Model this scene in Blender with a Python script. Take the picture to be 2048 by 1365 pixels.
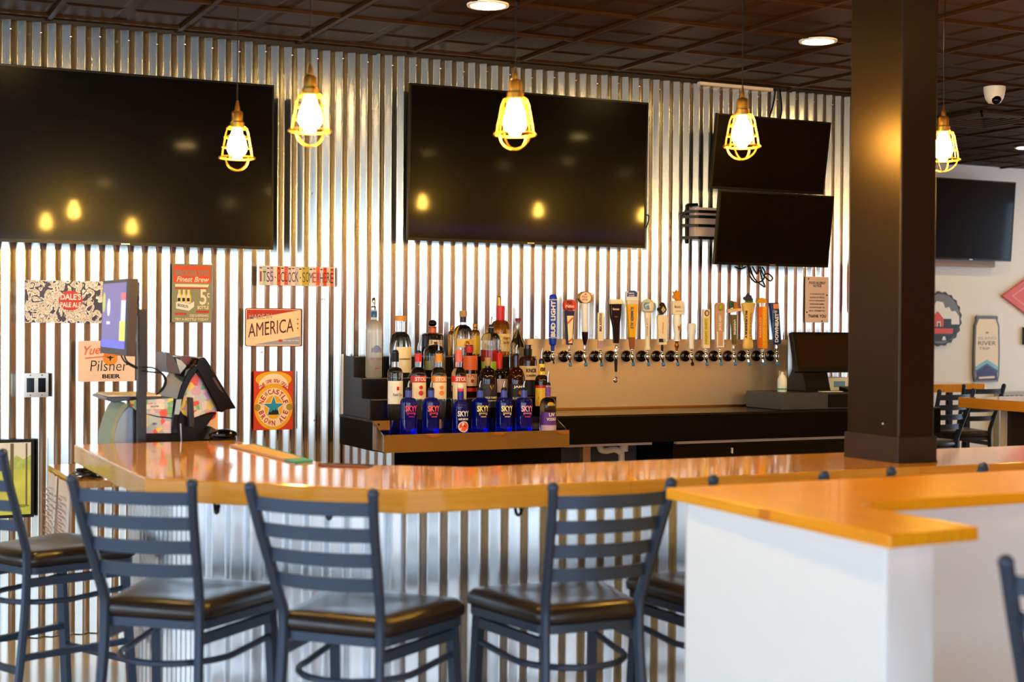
import bpy, bmesh, math, random
from mathutils import Vector, Matrix
random.seed(7)
for o in list(bpy.data.objects): bpy.data.objects.remove(o)
SC = bpy.context.scene; COL = SC.collection
PI = math.pi; R = math.radians

# ------------------------------------------------------------------ camera
CAMZ = 1.5; F = 2927.0
yaw, pitch, roll = R(25.69), R(-0.66), R(0.434)
cy_, sy_ = math.cos(yaw), math.sin(yaw)
fw0 = Vector((sy_, cy_, 0)); rt0 = Vector((cy_, -sy_, 0)); up0 = Vector((0, 0, 1))
FW = fw0*math.cos(pitch) + up0*math.sin(pitch); U2 = up0*math.cos(pitch) - fw0*math.sin(pitch)
RT = rt0*math.cos(roll) + U2*math.sin(roll); UP = U2*math.cos(roll) - rt0*math.sin(roll)
CP = Vector((0, 0, CAMZ))
cam = bpy.data.objects.new('camera', bpy.data.cameras.new('camera')); COL.objects.link(cam)
m3 = Matrix((RT, UP, -FW)).transposed()
cam.matrix_world = Matrix.Translation(CP) @ m3.to_4x4()
cam.data.sensor_width = 36; cam.data.lens = F*36/2048
cam.data.clip_start = 0.05; cam.data.clip_end = 200
cam.data.dof.use_dof = True; cam.data.dof.focus_distance = 7.6; cam.data.dof.aperture_fstop = 2.8
SC.camera = cam
def at(px, py, Y):
    d = RT*(px-1024) - UP*(py-682.5) + FW*F
    return CP + d*(Y/d.y)
def ppm(P): return F/((Vector(P)-CP).dot(FW))      # photo pixels per metre at P

# ------------------------------------------------------------------ world, lights, exposure
W = bpy.data.worlds.new('world'); SC.world = W; W.use_nodes = True
bg = W.node_tree.nodes['Background']
bg.inputs[0].default_value = (0.62, 0.81, 1.0, 1); bg.inputs[1].default_value = 4.6
SC.view_settings.view_transform = 'Standard'; SC.view_settings.look = 'None'
SC.view_settings.exposure = 0.75; SC.view_settings.gamma = 1.0
SC.view_settings.use_curve_mapping = False
SC.cycles.max_bounces = 10; SC.cycles.glossy_bounces = 6; SC.cycles.transmission_bounces = 8
SC.cycles.transparent_max_bounces = 12
SC.cycles.sample_clamp_indirect = 8.0
SC.cycles.use_denoising = True
XL, XR, YF, YW, YB, ZC = -4.6, 13.0, -4.5, 7.18, 9.86, 2.918
WIN_L = [(-4.0, -1.9), (-1.4, 0.7), (1.2, 3.3), (3.8, 6.0)]
WIN_F = [(-4.0, -1.7), (-1.1, 1.2), (1.8, 3.6)]
WIN_R_ADDED = [(5.9, 7.1), (7.5, 9.5)]  # unseen windows, added to brighten the far wall
WZ0, WZ1 = 0.45, 2.55
def portal(loc, rot, sx, sy):
    l = bpy.data.lights.new('window_daylight', 'AREA'); l.shape = 'RECTANGLE'; l.size = sx; l.size_y = sy
    l.cycles.is_portal = True
    o = bpy.data.objects.new('window_daylight', l); COL.objects.link(o); o.location = loc; o.rotation_euler = rot
for a, b in WIN_L: portal((XL-0.02, (a+b)/2, (WZ0+WZ1)/2), (0, R(-90), 0), WZ1-WZ0, b-a)
for a, b in WIN_R_ADDED: portal((XR+0.02, (a+b)/2, (WZ0+WZ1)/2), (0, R(90), 0), WZ1-WZ0, b-a)
for a, b in WIN_F: portal(((a+b)/2, YF-0.02, (WZ0+WZ1)/2), (R(90), 0, 0), b-a, WZ1-WZ0)

# ------------------------------------------------------------------ materials
MATS = {}
def lin(c): 
    c = c/255.0
    return c/12.92 if c <= 0.04045 else ((c+0.055)/1.055)**2.4
def rgb(t): return (lin(t[0]), lin(t[1]), lin(t[2]), 1)
def M(name, col=(128,128,128), rough=0.5, metal=0.0, spec=0.5, trans=0.0, emit=None, es=0.0, ior=1.45, coat=0.0, bump=0.0, bscale=80, noise=0.0, nscale=20, alpha=1):
    if name in MATS: return MATS[name]
    m = bpy.data.materials.new(name); m.use_nodes = True; nt = m.node_tree
    p = nt.nodes['Principled BSDF']; c = rgb(col)
    p.inputs['Base Color'].default_value = c; p.inputs['Roughness'].default_value = rough
    p.inputs['Metallic'].default_value = metal; p.inputs['Specular IOR Level'].default_value = spec
    p.inputs['IOR'].default_value = ior; p.inputs['Transmission Weight'].default_value = trans
    p.inputs['Coat Weight'].default_value = coat
    if emit: p.inputs['Emission Color'].default_value = rgb(emit); p.inputs['Emission Strength'].default_value = es
    if noise or bump:
        tc = nt.nodes.new('ShaderNodeTexCoord'); n = nt.nodes.new('ShaderNodeTexNoise')
        n.inputs['Scale'].default_value = nscale; n.inputs['Detail'].default_value = 4
        nt.links.new(tc.outputs['Object'], n.inputs['Vector'])
        if noise:
            mx = nt.nodes.new('ShaderNodeMix'); mx.data_type = 'RGBA'
            mx.inputs[6].default_value = tuple(x*(1-noise) for x in c[:3])+(1,)
            mx.inputs[7].default_value = tuple(min(1, x*(1+noise)) for x in c[:3])+(1,)
            nt.links.new(n.outputs['Fac'], mx.inputs[0]); nt.links.new(mx.outputs[2], p.inputs['Base Color'])
        if bump:
            n2 = nt.nodes.new('ShaderNodeTexNoise'); n2.inputs['Scale'].default_value = bscale
            nt.links.new(tc.outputs['Object'], n2.inputs['Vector'])
            b = nt.nodes.new('ShaderNodeBump'); b.inputs['Strength'].default_value = bump; b.inputs['Distance'].default_value = 0.002
            nt.links.new(n2.outputs['Fac'], b.inputs['Height']); nt.links.new(b.outputs[0], p.inputs['Normal'])
    MATS[name] = m; return m
def wood(name, ang, c1, c2, c3, rough=0.12, plank=(1.1, 0.045), coat=0.6):
    if name in MATS: return MATS[name]
    m = bpy.data.materials.new(name); m.use_nodes = True; nt = m.node_tree; p = nt.nodes['Principled BSDF']
    tc = nt.nodes.new('ShaderNodeTexCoord'); mp = nt.nodes.new('ShaderNodeMapping'); mp.inputs['Rotation'].default_value = (0, 0, -ang)
    nt.links.new(tc.outputs['Object'], mp.inputs['Vector'])
    br = nt.nodes.new('ShaderNodeTexBrick'); br.inputs['Scale'].default_value = 1.0
    br.inputs['Brick Width'].default_value = plank[0]; br.inputs['Row Height'].default_value = plank[1]
    br.inputs['Mortar Size'].default_value = 0.0008; br.offset = 0.37
    br.inputs['Color1'].default_value = rgb(c1); br.inputs['Color2'].default_value = rgb(c2); br.inputs['Mortar'].default_value = rgb(c3)
    nt.links.new(mp.outputs[0], br.inputs['Vector'])
    mp2 = nt.nodes.new('ShaderNodeMapping'); mp2.inputs['Scale'].default_value = (1.5, 28, 28); nt.links.new(mp.outputs[0], mp2.inputs['Vector'])
    n = nt.nodes.new('ShaderNodeTexNoise'); n.inputs['Scale'].default_value = 3; n.inputs['Detail'].default_value = 6
    nt.links.new(mp2.outputs[0], n.inputs['Vector'])
    mx = nt.nodes.new('ShaderNodeMix'); mx.data_type = 'RGBA'; mx.blend_type = 'MULTIPLY'; mx.inputs[0].default_value = 0.45
    rp = nt.nodes.new('ShaderNodeValToRGB'); rp.color_ramp.elements[0].position = 0.35; rp.color_ramp.elements[0].color = (0.82, 0.70, 0.52, 1)
    rp.color_ramp.elements[1].position = 0.62; rp.color_ramp.elements[1].color = (1, 1, 1, 1)
    nt.links.new(n.outputs['Fac'], rp.inputs[0]); nt.links.new(br.outputs['Color'], mx.inputs[6]); nt.links.new(rp.outputs[0], mx.inputs[7])
    nt.links.new(mx.outputs[2], p.inputs['Base Color']); p.inputs['Roughness'].default_value = rough
    p.inputs['Coat Weight'].default_value = coat; p.inputs['Coat Roughness'].default_value = 0.06
    MATS[name] = m; return m
def cells(name, cols, scale, rough=0.3):
    m = bpy.data.materials.new(name); m.use_nodes = True; nt = m.node_tree; p = nt.nodes['Principled BSDF']
    tc = nt.nodes.new('ShaderNodeTexCoord'); v = nt.nodes.new('ShaderNodeTexVoronoi'); v.inputs['Scale'].default_value = scale
    nt.links.new(tc.outputs['Object'], v.inputs['Vector'])
    sp = nt.nodes.new('ShaderNodeSeparateColor'); nt.links.new(v.outputs['Color'], sp.inputs[0])
    rp = nt.nodes.new('ShaderNodeValToRGB'); rp.color_ramp.interpolation = 'CONSTANT'
    e = rp.color_ramp.elements
    while len(e) < len(cols): e.new(0.5)
    for i, c in enumerate(cols): e[i].position = i/len(cols); e[i].color = rgb(c)
    nt.links.new(sp.outputs[0], rp.inputs[0]); nt.links.new(rp.outputs[0], p.inputs['Base Color'])
    p.inputs['Roughness'].default_value = rough; MATS[name] = m; return m
def galv(name, col, rough=0.26, warp=0.12):
    m = bpy.data.materials.new(name); m.use_nodes = True; nt = m.node_tree; p = nt.nodes['Principled BSDF']
    tc = nt.nodes.new('ShaderNodeTexCoord'); n = nt.nodes.new('ShaderNodeTexNoise'); n.inputs['Scale'].default_value = 3.0; n.inputs['Detail'].default_value = 5
    v = nt.nodes.new('ShaderNodeTexVoronoi'); v.inputs['Scale'].default_value = 110
    nt.links.new(tc.outputs['Object'], n.inputs['Vector']); nt.links.new(tc.outputs['Object'], v.inputs['Vector'])
    sp = nt.nodes.new('ShaderNodeSeparateColor'); nt.links.new(v.outputs['Color'], sp.inputs[0])
    mr = nt.nodes.new('ShaderNodeMapRange'); mr.inputs[3].default_value = rough-0.02; mr.inputs[4].default_value = rough+0.03
    nt.links.new(n.outputs['Fac'], mr.inputs[0]); nt.links.new(mr.outputs[0], p.inputs['Roughness'])
    c = rgb(col); mx = nt.nodes.new('ShaderNodeMix'); mx.data_type = 'RGBA'
    mx.inputs[6].default_value = tuple(x*0.86 for x in c[:3])+(1,); mx.inputs[7].default_value = c
    nt.links.new(n.outputs['Fac'], mx.inputs[0]); nt.links.new(mx.outputs[2], p.inputs['Base Color'])
    p.inputs['Metallic'].default_value = 1.0
    MATS[name] = m; return m
GALV = galv('galvanised_steel', (216, 214, 208), 0.215, 0.006)
GALVB = galv('galvanised_panel', (224, 227, 232), 0.25, 0.006)
MBLK = M('black_plastic', (9,8,9), 0.38, spec=0.3); MGLOSS = M('gloss_black', (6,5,5), 0.14, spec=0.35)

MTV = M('tv_screen', (2,1,1), 0.24, spec=0.10, coat=0.5)
MTV.node_tree.nodes['Principled BSDF'].inputs['Coat Roughness'].default_value = 0.06
MTV.node_tree.nodes['Principled BSDF'].inputs['Coat IOR'].default_value = 1.25; MBEZ = M('tv_bezel', (7,6,6), 0.3, spec=0.3)
MSTOOL = M('stool_metal', (58,70,90), 0.4, 0.3); MSEAT = M('stool_vinyl', (40,30,26), 0.3, spec=0.6, bump=0.05, bscale=200)
MWHITE = M('white_paint', (232,232,230), 0.6); MFAR = M('far_wall_paint', (242,240,238), 0.7)
MCHROME = M('chrome', (235,235,235), 0.08, 1.0); MSTEEL = M('brushed_steel', (200,196,190), 0.28, 1.0)
MPOL = M('polished_steel', (215,205,185), 0.07, 1.0); MBRASS = M('aged_brass', (190,140,60), 0.3, 1.0)
MGLASS = M('clear_glass', (250,252,250), 0.02, trans=1.0); MBLUEG = M('cobalt_glass', (10,35,215), 0.03, trans=0.85)
MPAPER = M('paper', (235,215,195), 0.7); MCREAM = M('cream', (245,228,200), 0.5)
MRED = M('red', (205,30,25), 0.35); MORANGE = M('orange', (240,110,25), 0.35); MYELL = M('yellow', (245,200,50), 0.35)
MBLUE = M('blue', (20,60,190), 0.3); MNAVY = M('navy', (25,28,85), 0.3); MGREEN = M('green', (60,110,40), 0.5)
MINK = M('black_ink', (25,20,22), 0.5); MWINK = M('white_ink', (240,238,235), 0.4); MPURP = M('purple', (95,50,160), 0.4)
MCOL = M('column_steel', (50,38,27), 0.36, 0.85); MCOLB = M('column_band', (46,36,31), 0.45, 0.3)
MTEAL = M('teal', (60,160,160), 0.4); MGOLD = M('gold', (225,165,50), 0.25, 0.9)

# ------------------------------------------------------------------ object helpers
def tag(o, label=None, cat=None, group=None, kind=None):
    if label: o['label'] = label
    if cat: o['category'] = cat
    if group: o['group'] = group
    if kind: o['kind'] = kind
    return o
PM = {}
def thing(name, label, cat, loc=(0,0,0), rz=0, group=None):
    o = bpy.data.objects.new(name, None); COL.objects.link(o); o.empty_display_size = 0.1
    o.location = loc; o.rotation_euler = (0, 0, rz)
    PM[o.name] = Matrix.Translation(loc) @ Matrix.Rotation(rz, 4, 'Z')
    return tag(o, label, cat, group)
def ob(name, bm, mats, parent=None, smooth=True, ang=35, bevel=0, label=None, local=False):
    me = bpy.data.meshes.new(name)
    bmesh.ops.recalc_face_normals(bm, faces=bm.faces)
    bm.to_mesh(me); bm.free()
    if not isinstance(mats, (list, tuple)): mats = [mats]
    for m in mats: me.materials.append(m)
    if smooth and len(me.polygons):
        me.polygons.foreach_set('use_smooth', [True]*len(me.polygons)); me.set_sharp_from_angle(angle=R(ang))
    o = bpy.data.objects.new(name, me); COL.objects.link(o)
    if parent is not None:
        o.parent = parent
        if parent.type == 'EMPTY' and not local: o.matrix_parent_inverse = PM[parent.name].inverted()
    if bevel:
        b = o.modifiers.new('bevel', 'BEVEL'); b.width = bevel; b.segments = 2; b.limit_method = 'ANGLE'; b.angle_limit = R(40)
    if label: o['label'] = label
    return o
def struct(name, bm, mats, **k):
    o = ob(name, bm, mats, **k); o['kind'] = 'structure'; return o
def dup(root, loc, rz, label=None, group=None):
    r = root.copy(); COL.objects.link(r); r.location = loc; r.rotation_euler = (0, 0, rz)
    if label: r['label'] = label
    if group: r['group'] = group
    for ch in list(root.children):
        c = ch.copy(); COL.objects.link(c); c.parent = r
        for g in ch.children:
            d = g.copy(); COL.objects.link(d); d.parent = c
    return r
NB = bmesh.new
def face(bm, vs, mi=0):
    try: f = bm.faces.new(vs); f.material_index = mi; return f
    except ValueError: return None
def box(bm, x0, x1, y0, y1, z0, z1, mi=0, mp=None):
    P = [(x0,y0,z0),(x1,y0,z0),(x1,y1,z0),(x0,y1,z0),(x0,y0,z1),(x1,y0,z1),(x1,y1,z1),(x0,y1,z1)]
    v = [bm.verts.new(mp(*p) if mp else p) for p in P]
    for q in ((3,2,1,0),(4,5,6,7),(0,1,5,4),(1,2,6,5),(2,3,7,6),(3,0,4,7)): face(bm, [v[i] for i in q], mi)
    return bm
def prism(bm, pts, c0, c1, mp, mi=0):
    a = [bm.verts.new(mp(p[0], p[1], c0)) for p in pts]; b = [bm.verts.new(mp(p[0], p[1], c1)) for p in pts]
    face(bm, a, mi); face(bm, b[::-1], mi)
    n = len(pts)
    for i in range(n): face(bm, [a[i], b[i], b[(i+1) % n], a[(i+1) % n]], mi)
    return bm
XY = lambda a, b, c: Vector((a, b, c)); XZ = lambda a, b, c: Vector((a, c, b)); YZ = lambda a, b, c: Vector((c, a, b))
def flat(bm, pts, c, mp, mi=0):
    face(bm, [bm.verts.new(mp(p[0], p[1], c)) for p in pts], mi)
def lathe(bm, prof, c=(0,0,0), seg=20, mi=0, ax='z', mat=None):
    rings = []
    for r_, z in prof:
        ring = []
        for i in range(seg):
            t = 2*PI*i/seg; v = Vector((r_*math.cos(t), r_*math.sin(t), z))
            if ax == 'y': v = Vector((v.x, v.z, v.y))
            if mat is not None: v = mat @ v
            ring.append(bm.verts.new(v+Vector(c)))
        rings.append(ring)
    for a, b in zip(rings, rings[1:]):
        for i in range(seg): face(bm, [a[i], a[(i+1) % seg], b[(i+1) % seg], b[i]], mi)
    if prof[0][0] > 1e-5: face(bm, rings[0][::-1], mi)
    if prof[-1][0] > 1e-5: face(bm, rings[-1], mi)
    return bm
def tube(bm, pts, r_, seg=8, mi=0, closed=False, rx=None, ry=None, up=Vector((0,0,1))):
    pts = [Vector(p) for p in pts]; n = len(pts); rings = []
    rr = r_ if isinstance(r_, (list, tuple)) else [r_]*n
    prev = None
    for i, p in enumerate(pts):
        if closed: t = pts[(i+1) % n]-pts[i-1]
        else: t = pts[min(i+1, n-1)]-pts[max(i-1, 0)]
        t.normalize()
        if prev is None:
            a = up.cross(t)
            if a.length < 1e-3: a = Vector((1,0,0)).cross(t)
        else: a = prev - t*prev.dot(t)
        a.normalize(); prev = a; b = t.cross(a)
        ring = []
        for k in range(seg):
            th = 2*PI*(k+0.5)/seg; q = 1.0
            if seg == 4: q = 1.414
            ring.append(bm.verts.new(p + a*math.cos(th)*rr[i]*q*(rx or 1) + b*math.sin(th)*rr[i]*q*(ry or 1)))
        rings.append(ring)
    m = n if closed else n-1
    for i in range(m):
        a, b = rings[i], rings[(i+1) % n]
        for k in range(seg): face(bm, [a[k], a[(k+1) % seg], b[(k+1) % seg], b[k]], mi)
    if not closed: face(bm, rings[0][::-1], mi); face(bm, rings[-1], mi)
    return bm
def ball(bm, c, r_, mi=0, seg=12, sc=(1,1,1)):
    prof = [(max(1e-6, math.sin(PI*i/(seg//2))*r_), -math.cos(PI*i/(seg//2))*r_) for i in range(seg//2+1)]
    lathe(bm, prof, c, seg, mi, mat=Matrix.Diagonal(sc)); return bm
def arcp(cx, cy, rx, ry, a0, a1, n=24): return [(cx+rx*math.cos(R(a0+(a1-a0)*i/n)), cy+ry*math.sin(R(a0+(a1-a0)*i/n))) for i in range(n+1)]
def ell(cx, cy, rx, ry, n=32): return arcp(cx, cy, rx, ry, 0, 360*(1-1/n), n-1)
def rrect(x0, x1, y0, y1, r_, n=5):
    return arcp(x1-r_, y0+r_, r_, r_, -90, 0, n)+arcp(x1-r_, y1-r_, r_, r_, 0, 90, n)+arcp(x0+r_, y1-r_, r_, r_, 90, 180, n)+arcp(x0+r_, y0+r_, r_, r_, 180, 270, n)
def smoothpts(pts, n=6):
    pts = [Vector(p) for p in pts]; out = []
    for i in range(len(pts)-1):
        p0 = pts[max(i-1,0)]; p1 = pts[i]; p2 = pts[i+1]; p3 = pts[min(i+2, len(pts)-1)]
        for k in range(n):
            t = k/n
            out.append(0.5*((2*p1)+(p2-p0)*t+(2*p0-5*p1+4*p2-p3)*t*t+(3*p1-p0-3*p2+p3)*t**3))
    out.append(pts[-1]); return out
# text: glyph outlines turned into flat mesh, mapped onto any surface
TC = {}
def glyphs(s, off, shear=0):
    k = (s, off, shear)
    if k in TC: return TC[k]
    cu = bpy.data.curves.new('t', 'FONT'); cu.body = s; cu.size = 1; cu.offset = off; cu.resolution_u = 3; cu.shear = shear
    o = bpy.data.objects.new('t', cu); me = o.to_mesh()
    vs = [(v.co.x, v.co.y) for v in me.vertices]; fs = [tuple(p.vertices) for p in me.polygons]
    o.to_mesh_clear(); bpy.data.objects.remove(o); bpy.data.curves.remove(cu)
    TC[k] = (vs, fs); return vs, fs
def text(bm, s, cx, cy, w, h, mp, c, off=0.02, rot=0, mi=0, shear=0, slope=0):
    """centre (cx,cy), fitted into w x h, turned by rot degrees in the sheet's plane"""
    vs, fs = glyphs(s, off, shear)
    if not vs: return
    x0 = min(v[0] for v in vs); x1 = max(v[0] for v in vs); y0 = min(v[1] for v in vs); y1 = max(v[1] for v in vs)
    sx = w/max(1e-4, x1-x0); sy = h/max(1e-4, y1-y0); cr, sr = math.cos(R(rot)), math.sin(R(rot)); nv = []
    for x, y in vs:
        a = (x-(x0+x1)/2)*sx; b = (y-(y0+y1)/2)*sy; b += a*slope
        nv.append(bm.verts.new(mp(cx+a*cr-b*sr, cy+a*sr+b*cr, c)))
    for f in fs: face(bm, [nv[i] for i in f], mi)
def arctext(bm, s, cx, cy, r_, a0, a1, hgt, wid, mp, c, off=0.02, mi=0, inner=False, ry=None):
    n = len(s)
    for i, ch in enumerate(s):
        if ch == ' ': continue
        a = a0+(a1-a0)*(i+0.5)/n; rr = ry or r_
        text(bm, ch, cx+r_*math.cos(R(a)), cy+rr*math.sin(R(a)), wid*(0.4 if ch in 'Il1' else 1), hgt, mp, c, off, rot=(a+90 if inner else a-90), mi=mi)
def star(cx, cy, r_, k=0.4): return [(cx+(r_ if i % 2 == 0 else r_*k)*math.sin(i*PI/5), cy+(r_ if i % 2 == 0 else r_*k)*math.cos(i*PI/5)) for i in range(10)]
# a flat sign on the wall: sheet coordinates = photo-measured world X and Z on its own plane, facing -Y
class Sign:
    def __init__(s, name, label, cat, x0, x1, z0, z1, Y, mat, r_=0.006, th=0.004, group=None, pts=None, pname='panel'):
        s.Y = Y; s.t = thing(name, label, cat, ((x0+x1)/2, Y, z0), group=group); s.x0, s.x1, s.z0, s.z1 = x0, x1, z0, z1
        bm = NB(); prism(bm, pts or rrect(x0, x1, z0, z1, r_), Y, Y+th, XZ); ob(pname, bm, mat, s.t, ang=30)
        s.layers = {}; s.n = 0
    def mp(s, a, b, c): return Vector((s.x0+a*(s.x1-s.x0), s.Y-0.0006-c*0.0005, s.z0+b*(s.z1-s.z0)))
    def L(s, name, mat):
        if (name, mat.name) not in s.layers: s.layers[(name, mat.name)] = (NB(), mat)
        return s.layers[(name, mat.name)][0]
    def poly(s, name, mat, pts, d=0): flat(s.L(name, mat), pts, d, s.mp)
    def text(s, mat, st, cx, cy, w, h, d=2, name='lettering', **k): text(s.L(name, mat), st, cx, cy, w, h, s.mp, d, **k)
    def arc(s, mat, st, cx, cy, r_, a0, a1, h, w, d=2, ry=None, **k):
        ar = (s.z1-s.z0)/(s.x1-s.x0); m2 = lambda a, b, c: s.mp(a, b/ar, c)
        arctext(s.L('lettering', mat), st, cx, cy*ar, r_, a0, a1, h, w, m2, d, ry=(ry or r_)*ar, **k)
    def done(s):
        for (nm, _), (bm, mat) in s.layers.items(): ob(nm, bm, mat, s.t, smooth=False)
        return s.t

# ------------------------------------------------------------------ the room
bm = NB(); box(bm, XL-0.2, XR+0.2, YF-0.2, YB+0.2, -0.1, 0)
mf = M('polished_concrete', (196,178,150), 0.14, spec=0.6, noise=0.12, nscale=1.4)
struct('floor', bm, mf)
# ceiling: pressed panels between grid bars
mc = M('ceiling_tile', (44,25,6), 0.55, spec=0.08, bump=0.3, bscale=60); mcb = M('ceiling_bar', (52,30,10), 0.55, spec=0.1)
bm = NB(); box(bm, XL-0.2, XR+0.2, YF-0.2, YB+0.2, ZC+0.012, ZC+0.1)
G = 0.6096; gx0, gy0 = 1.018, 7.09
ix = [i for i in range(-12, 22)]; iy = [j for j in range(-20, 6)]
for i in ix:
    x = gx0+i*G
    if XL < x < XR: box(bm, x-0.012, x+0.012, YF, YB, ZC-0.004, ZC+0.012, 1)
for j in iy:
    y = gy0+j*G
    if YF < y < YB: box(bm, XL, XR, y-0.012, y+0.012, ZC-0.003, ZC+0.012, 1)
for i in ix:
    for j in iy:
        for a in (0, 1):
            for b in (0, 1):
                x0 = gx0+i*G+a*G/2+0.02; y0 = gy0+j*G+b*G/2+0.02; x1 = x0+G/2-0.04; y1 = y0+G/2-0.04
                if x0 < XL or x1 > XR or y0 < YF or y1 > YB: continue
                o_ = [bm.verts.new((x, y, ZC+0.012)) for x, y in ((x0,y0),(x1,y0),(x1,y1),(x0,y1))]
                s = 0.022; q = [bm.verts.new((x, y, ZC+0.006)) for x, y in ((x0+s,y0+s),(x1-s,y0+s),(x1-s,y1-s),(x0+s,y1-s))]
                face(bm, q)
                for k in range(4): face(bm, [o_[k], o_[(k+1) % 4], q[(k+1) % 4], q[k]])
struct('ceiling', bm, [mc, mcb], smooth=False)
# corrugated sheet along a path in plan
PER = 0.0678
def corrugated(bm, p0, p1, z0, z1, n, amp=0.0105, phase=0.0, ztop=None, seg=20, mi=0):
    p0 = Vector((p0[0], p0[1], 0)); p1 = Vector((p1[0], p1[1], 0)); L = (p1-p0).length; d = (p1-p0)/L; nn = Vector((n[0], n[1], 0)).normalized()
    k = max(2, int(L/PER*seg)); row = []
    for i in range(k+1):
        t = L*i/k; a = 2*PI*(t/PER+phase); s = math.asin(0.98*math.sin(a))/math.asin(0.98)
        q = p0+d*t+nn*(amp*s); zt = z1 if ztop is None else ztop(t)
        row.append([bm.verts.new((q.x, q.y, z)) for z in (z0, zt)])
    for a, b in zip(row, row[1:]): face(bm, [a[0], b[0], b[1], a[1]], mi)
random.seed(3); drop = [random.uniform(0, 0.012) for _ in range(30)]
bm = NB()
# bright half of each ridge starts at X = 0.812 + k*PER
X0w = XL; 
def zt(t): return 2.906 - drop[int((t)/0.66) % 30]
corrugated(bm, (X0w, YW), (6.12, YW), 0.004, 2.9, (0,-1), phase=(X0w-0.812)/PER-0.25, ztop=zt)
struct('wall_back', bm, GALV, ang=80)
bm = NB(); box(bm, XL-0.2, 6.12, YW+0.012, YW+0.15, 0, ZC+0.01); box(bm, 6.0, 6.12, YW+0.012, YB, 0, ZC+0.01)
struct('wall_back_studs', bm, M('dark_paint', (40,34,30), 0.6))
bpy.data.objects['wall_back_studs'].name = 'wall_inner'
bm = NB()   # nail heads along the top of the sheets
def nail(bm, x, z): ball(bm, (x, YW-0.0125, z), 0.005, seg=8, sc=(1,0.6,1))
k = 0
x = 0.812+0.017
while x < 6.1:
    nail(bm, x+PER*0.27, 2.86-0.006*(k % 3)); x += PER*2; k += 1
for x, z in [(2.62,1.27),(2.05,1.35),(2.33,1.0),(2.37,1.62),(2.6,2.0),(2.9,1.6),(5.6,1.35),(2.3,2.16),(1.48,1.2)]: nail(bm, x, z)
o = struct('trim_1', bm, M('nail_heads', (240,235,225), 0.25, 1.0))
bm = NB(); box(bm, 6.0, XR+0.2, YB, YB+0.15, 0, ZC+0.01)
struct('wall_far', bm, MFAR)

def winwall(name, spans, lo, hi, fixed, axis, mat):
    bm = NB(); e = 0.15 if axis == 'y' else 0.15
    def b(a0, a1, z0, z1):
        if axis == 'y': box(bm, fixed-0.15, fixed, a0, a1, z0, z1)
        else: box(bm, a0, a1, fixed-0.15, fixed, z0, z1)
    b(lo, hi, 0, WZ0); b(lo, hi, WZ1, ZC+0.01); p = lo
    for a0, a1 in spans: b(p, a0, WZ0, WZ1); p = a1
    b(p, hi, WZ0, WZ1); struct(name, bm, mat)
winwall('wall_right', WIN_R_ADDED, YF, YB, XR+0.15, 'y', M('warm_wall', (240,165,60), 0.7))
winwall('wall_left', WIN_L, YF, YW+0.02, XL, 'y', MWHITE)
winwall('wall_front', WIN_F, XL, XR, YF, 'x', M('entry_wall', (244,168,60), 0.7))
wi = 0
mfr = M('window_frame', (40,38,38), 0.4)
for ax, spans, f_ in (('y', WIN_L, XL), ('x', WIN_F, YF), ('y', WIN_R_ADDED, XR+0.15)):  # those in the right wall are added for far room daylight
    for a, b in spans:
        wi += 1; bm = NB()
        for u0, u1, z0, z1 in ((a, a+0.05, WZ0, WZ1), (b-0.05, b, WZ0, WZ1), (a+0.05, b-0.05, WZ0, WZ0+0.05), (a+0.05, b-0.05, WZ1-0.05, WZ1), ((a+b)/2-0.02, (a+b)/2+0.02, WZ0+0.05, WZ1-0.05)):
            if ax == 'y': box(bm, f_-0.1, f_-0.04, u0, u1, z0, z1)
            else: box(bm, u0, u1, f_-0.1, f_-0.04, z0, z1)
        struct('window_%d' % wi, bm, mfr)

# ------------------------------------------------------------------ bar counter
BZ = 1.04
ca, cb, cc = (180,88,14), (206,112,24), (120,62,18)
W0 = wood('bar_wood_along', 0, (236,158,46), (246,176,64), (196,118,30)); W90 = wood('bar_wood_across', R(90), (236,158,46), (246,176,64), (196,118,30)); W45 = wood('bar_wood_diagonal', R(-45), (236,158,46), (246,176,64), (196,118,30))
XE = 9.0
bm = NB(); zt_, zb = BZ, BZ-0.066
def slab(bm, polys, z1, z0):
    """polys share edges; only the outline gets side faces"""
    from collections import Counter
    ed = Counter()
    for pts, mi in polys:
        for i in range(len(pts)): ed[frozenset((pts[i], pts[(i+1) % len(pts)]))] += 1
    for pts, mi in polys:
        face(bm, [bm.verts.new((x, y, z1)) for x, y in pts], mi); face(bm, [bm.verts.new((x, y, z0)) for x, y in reversed(pts)], mi)
        for i in range(len(pts)):
            p, q = pts[i], pts[(i+1) % len(pts)]
            if ed[frozenset((p, q))] == 1: face(bm, [bm.verts.new((p[0],p[1],z0)), bm.verts.new((q[0],q[1],z0)), bm.verts.new((q[0],q[1],z1)), bm.verts.new((p[0],p[1],z1))], mi)
A, B_, C_, D_ = (0.892,5.60), (0.892,4.332), (1.485,3.752), (XE,3.752)
E_, F_, G_, H_ = (XE,4.29), (1.92,4.29), (1.64,4.47), (1.52,4.62); I_ = (1.50,5.60)
slab(bm, [((A, B_, H_, I_), 1), ((B_, C_, F_, G_, H_), 2), ((C_, D_, E_, F_), 0)], zt_, zb)
bmesh.ops.remove_doubles(bm, verts=bm.verts, dist=0.0005)
bt = thing('countertop', 'glossy butcher block bar top bending past the liquor rack and steel column', 'bar top', (1.5, 4.2, zb))
ob('wood_slab', bm, [W0, W90, W45], bt, smooth=False, bevel=0.004)
bm = NB(); zc = zb-0.001; zb0 = 0.0
bb = thing('bar_counter', 'bar base clad in galvanised corrugated sheet under the wooden bar top', 'bar', (2, 4.2, 0))
pa, pb, pc, pd = (1.10,5.62), (1.10,4.57), (1.60,4.08), (XE-0.1,4.08)
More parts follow.
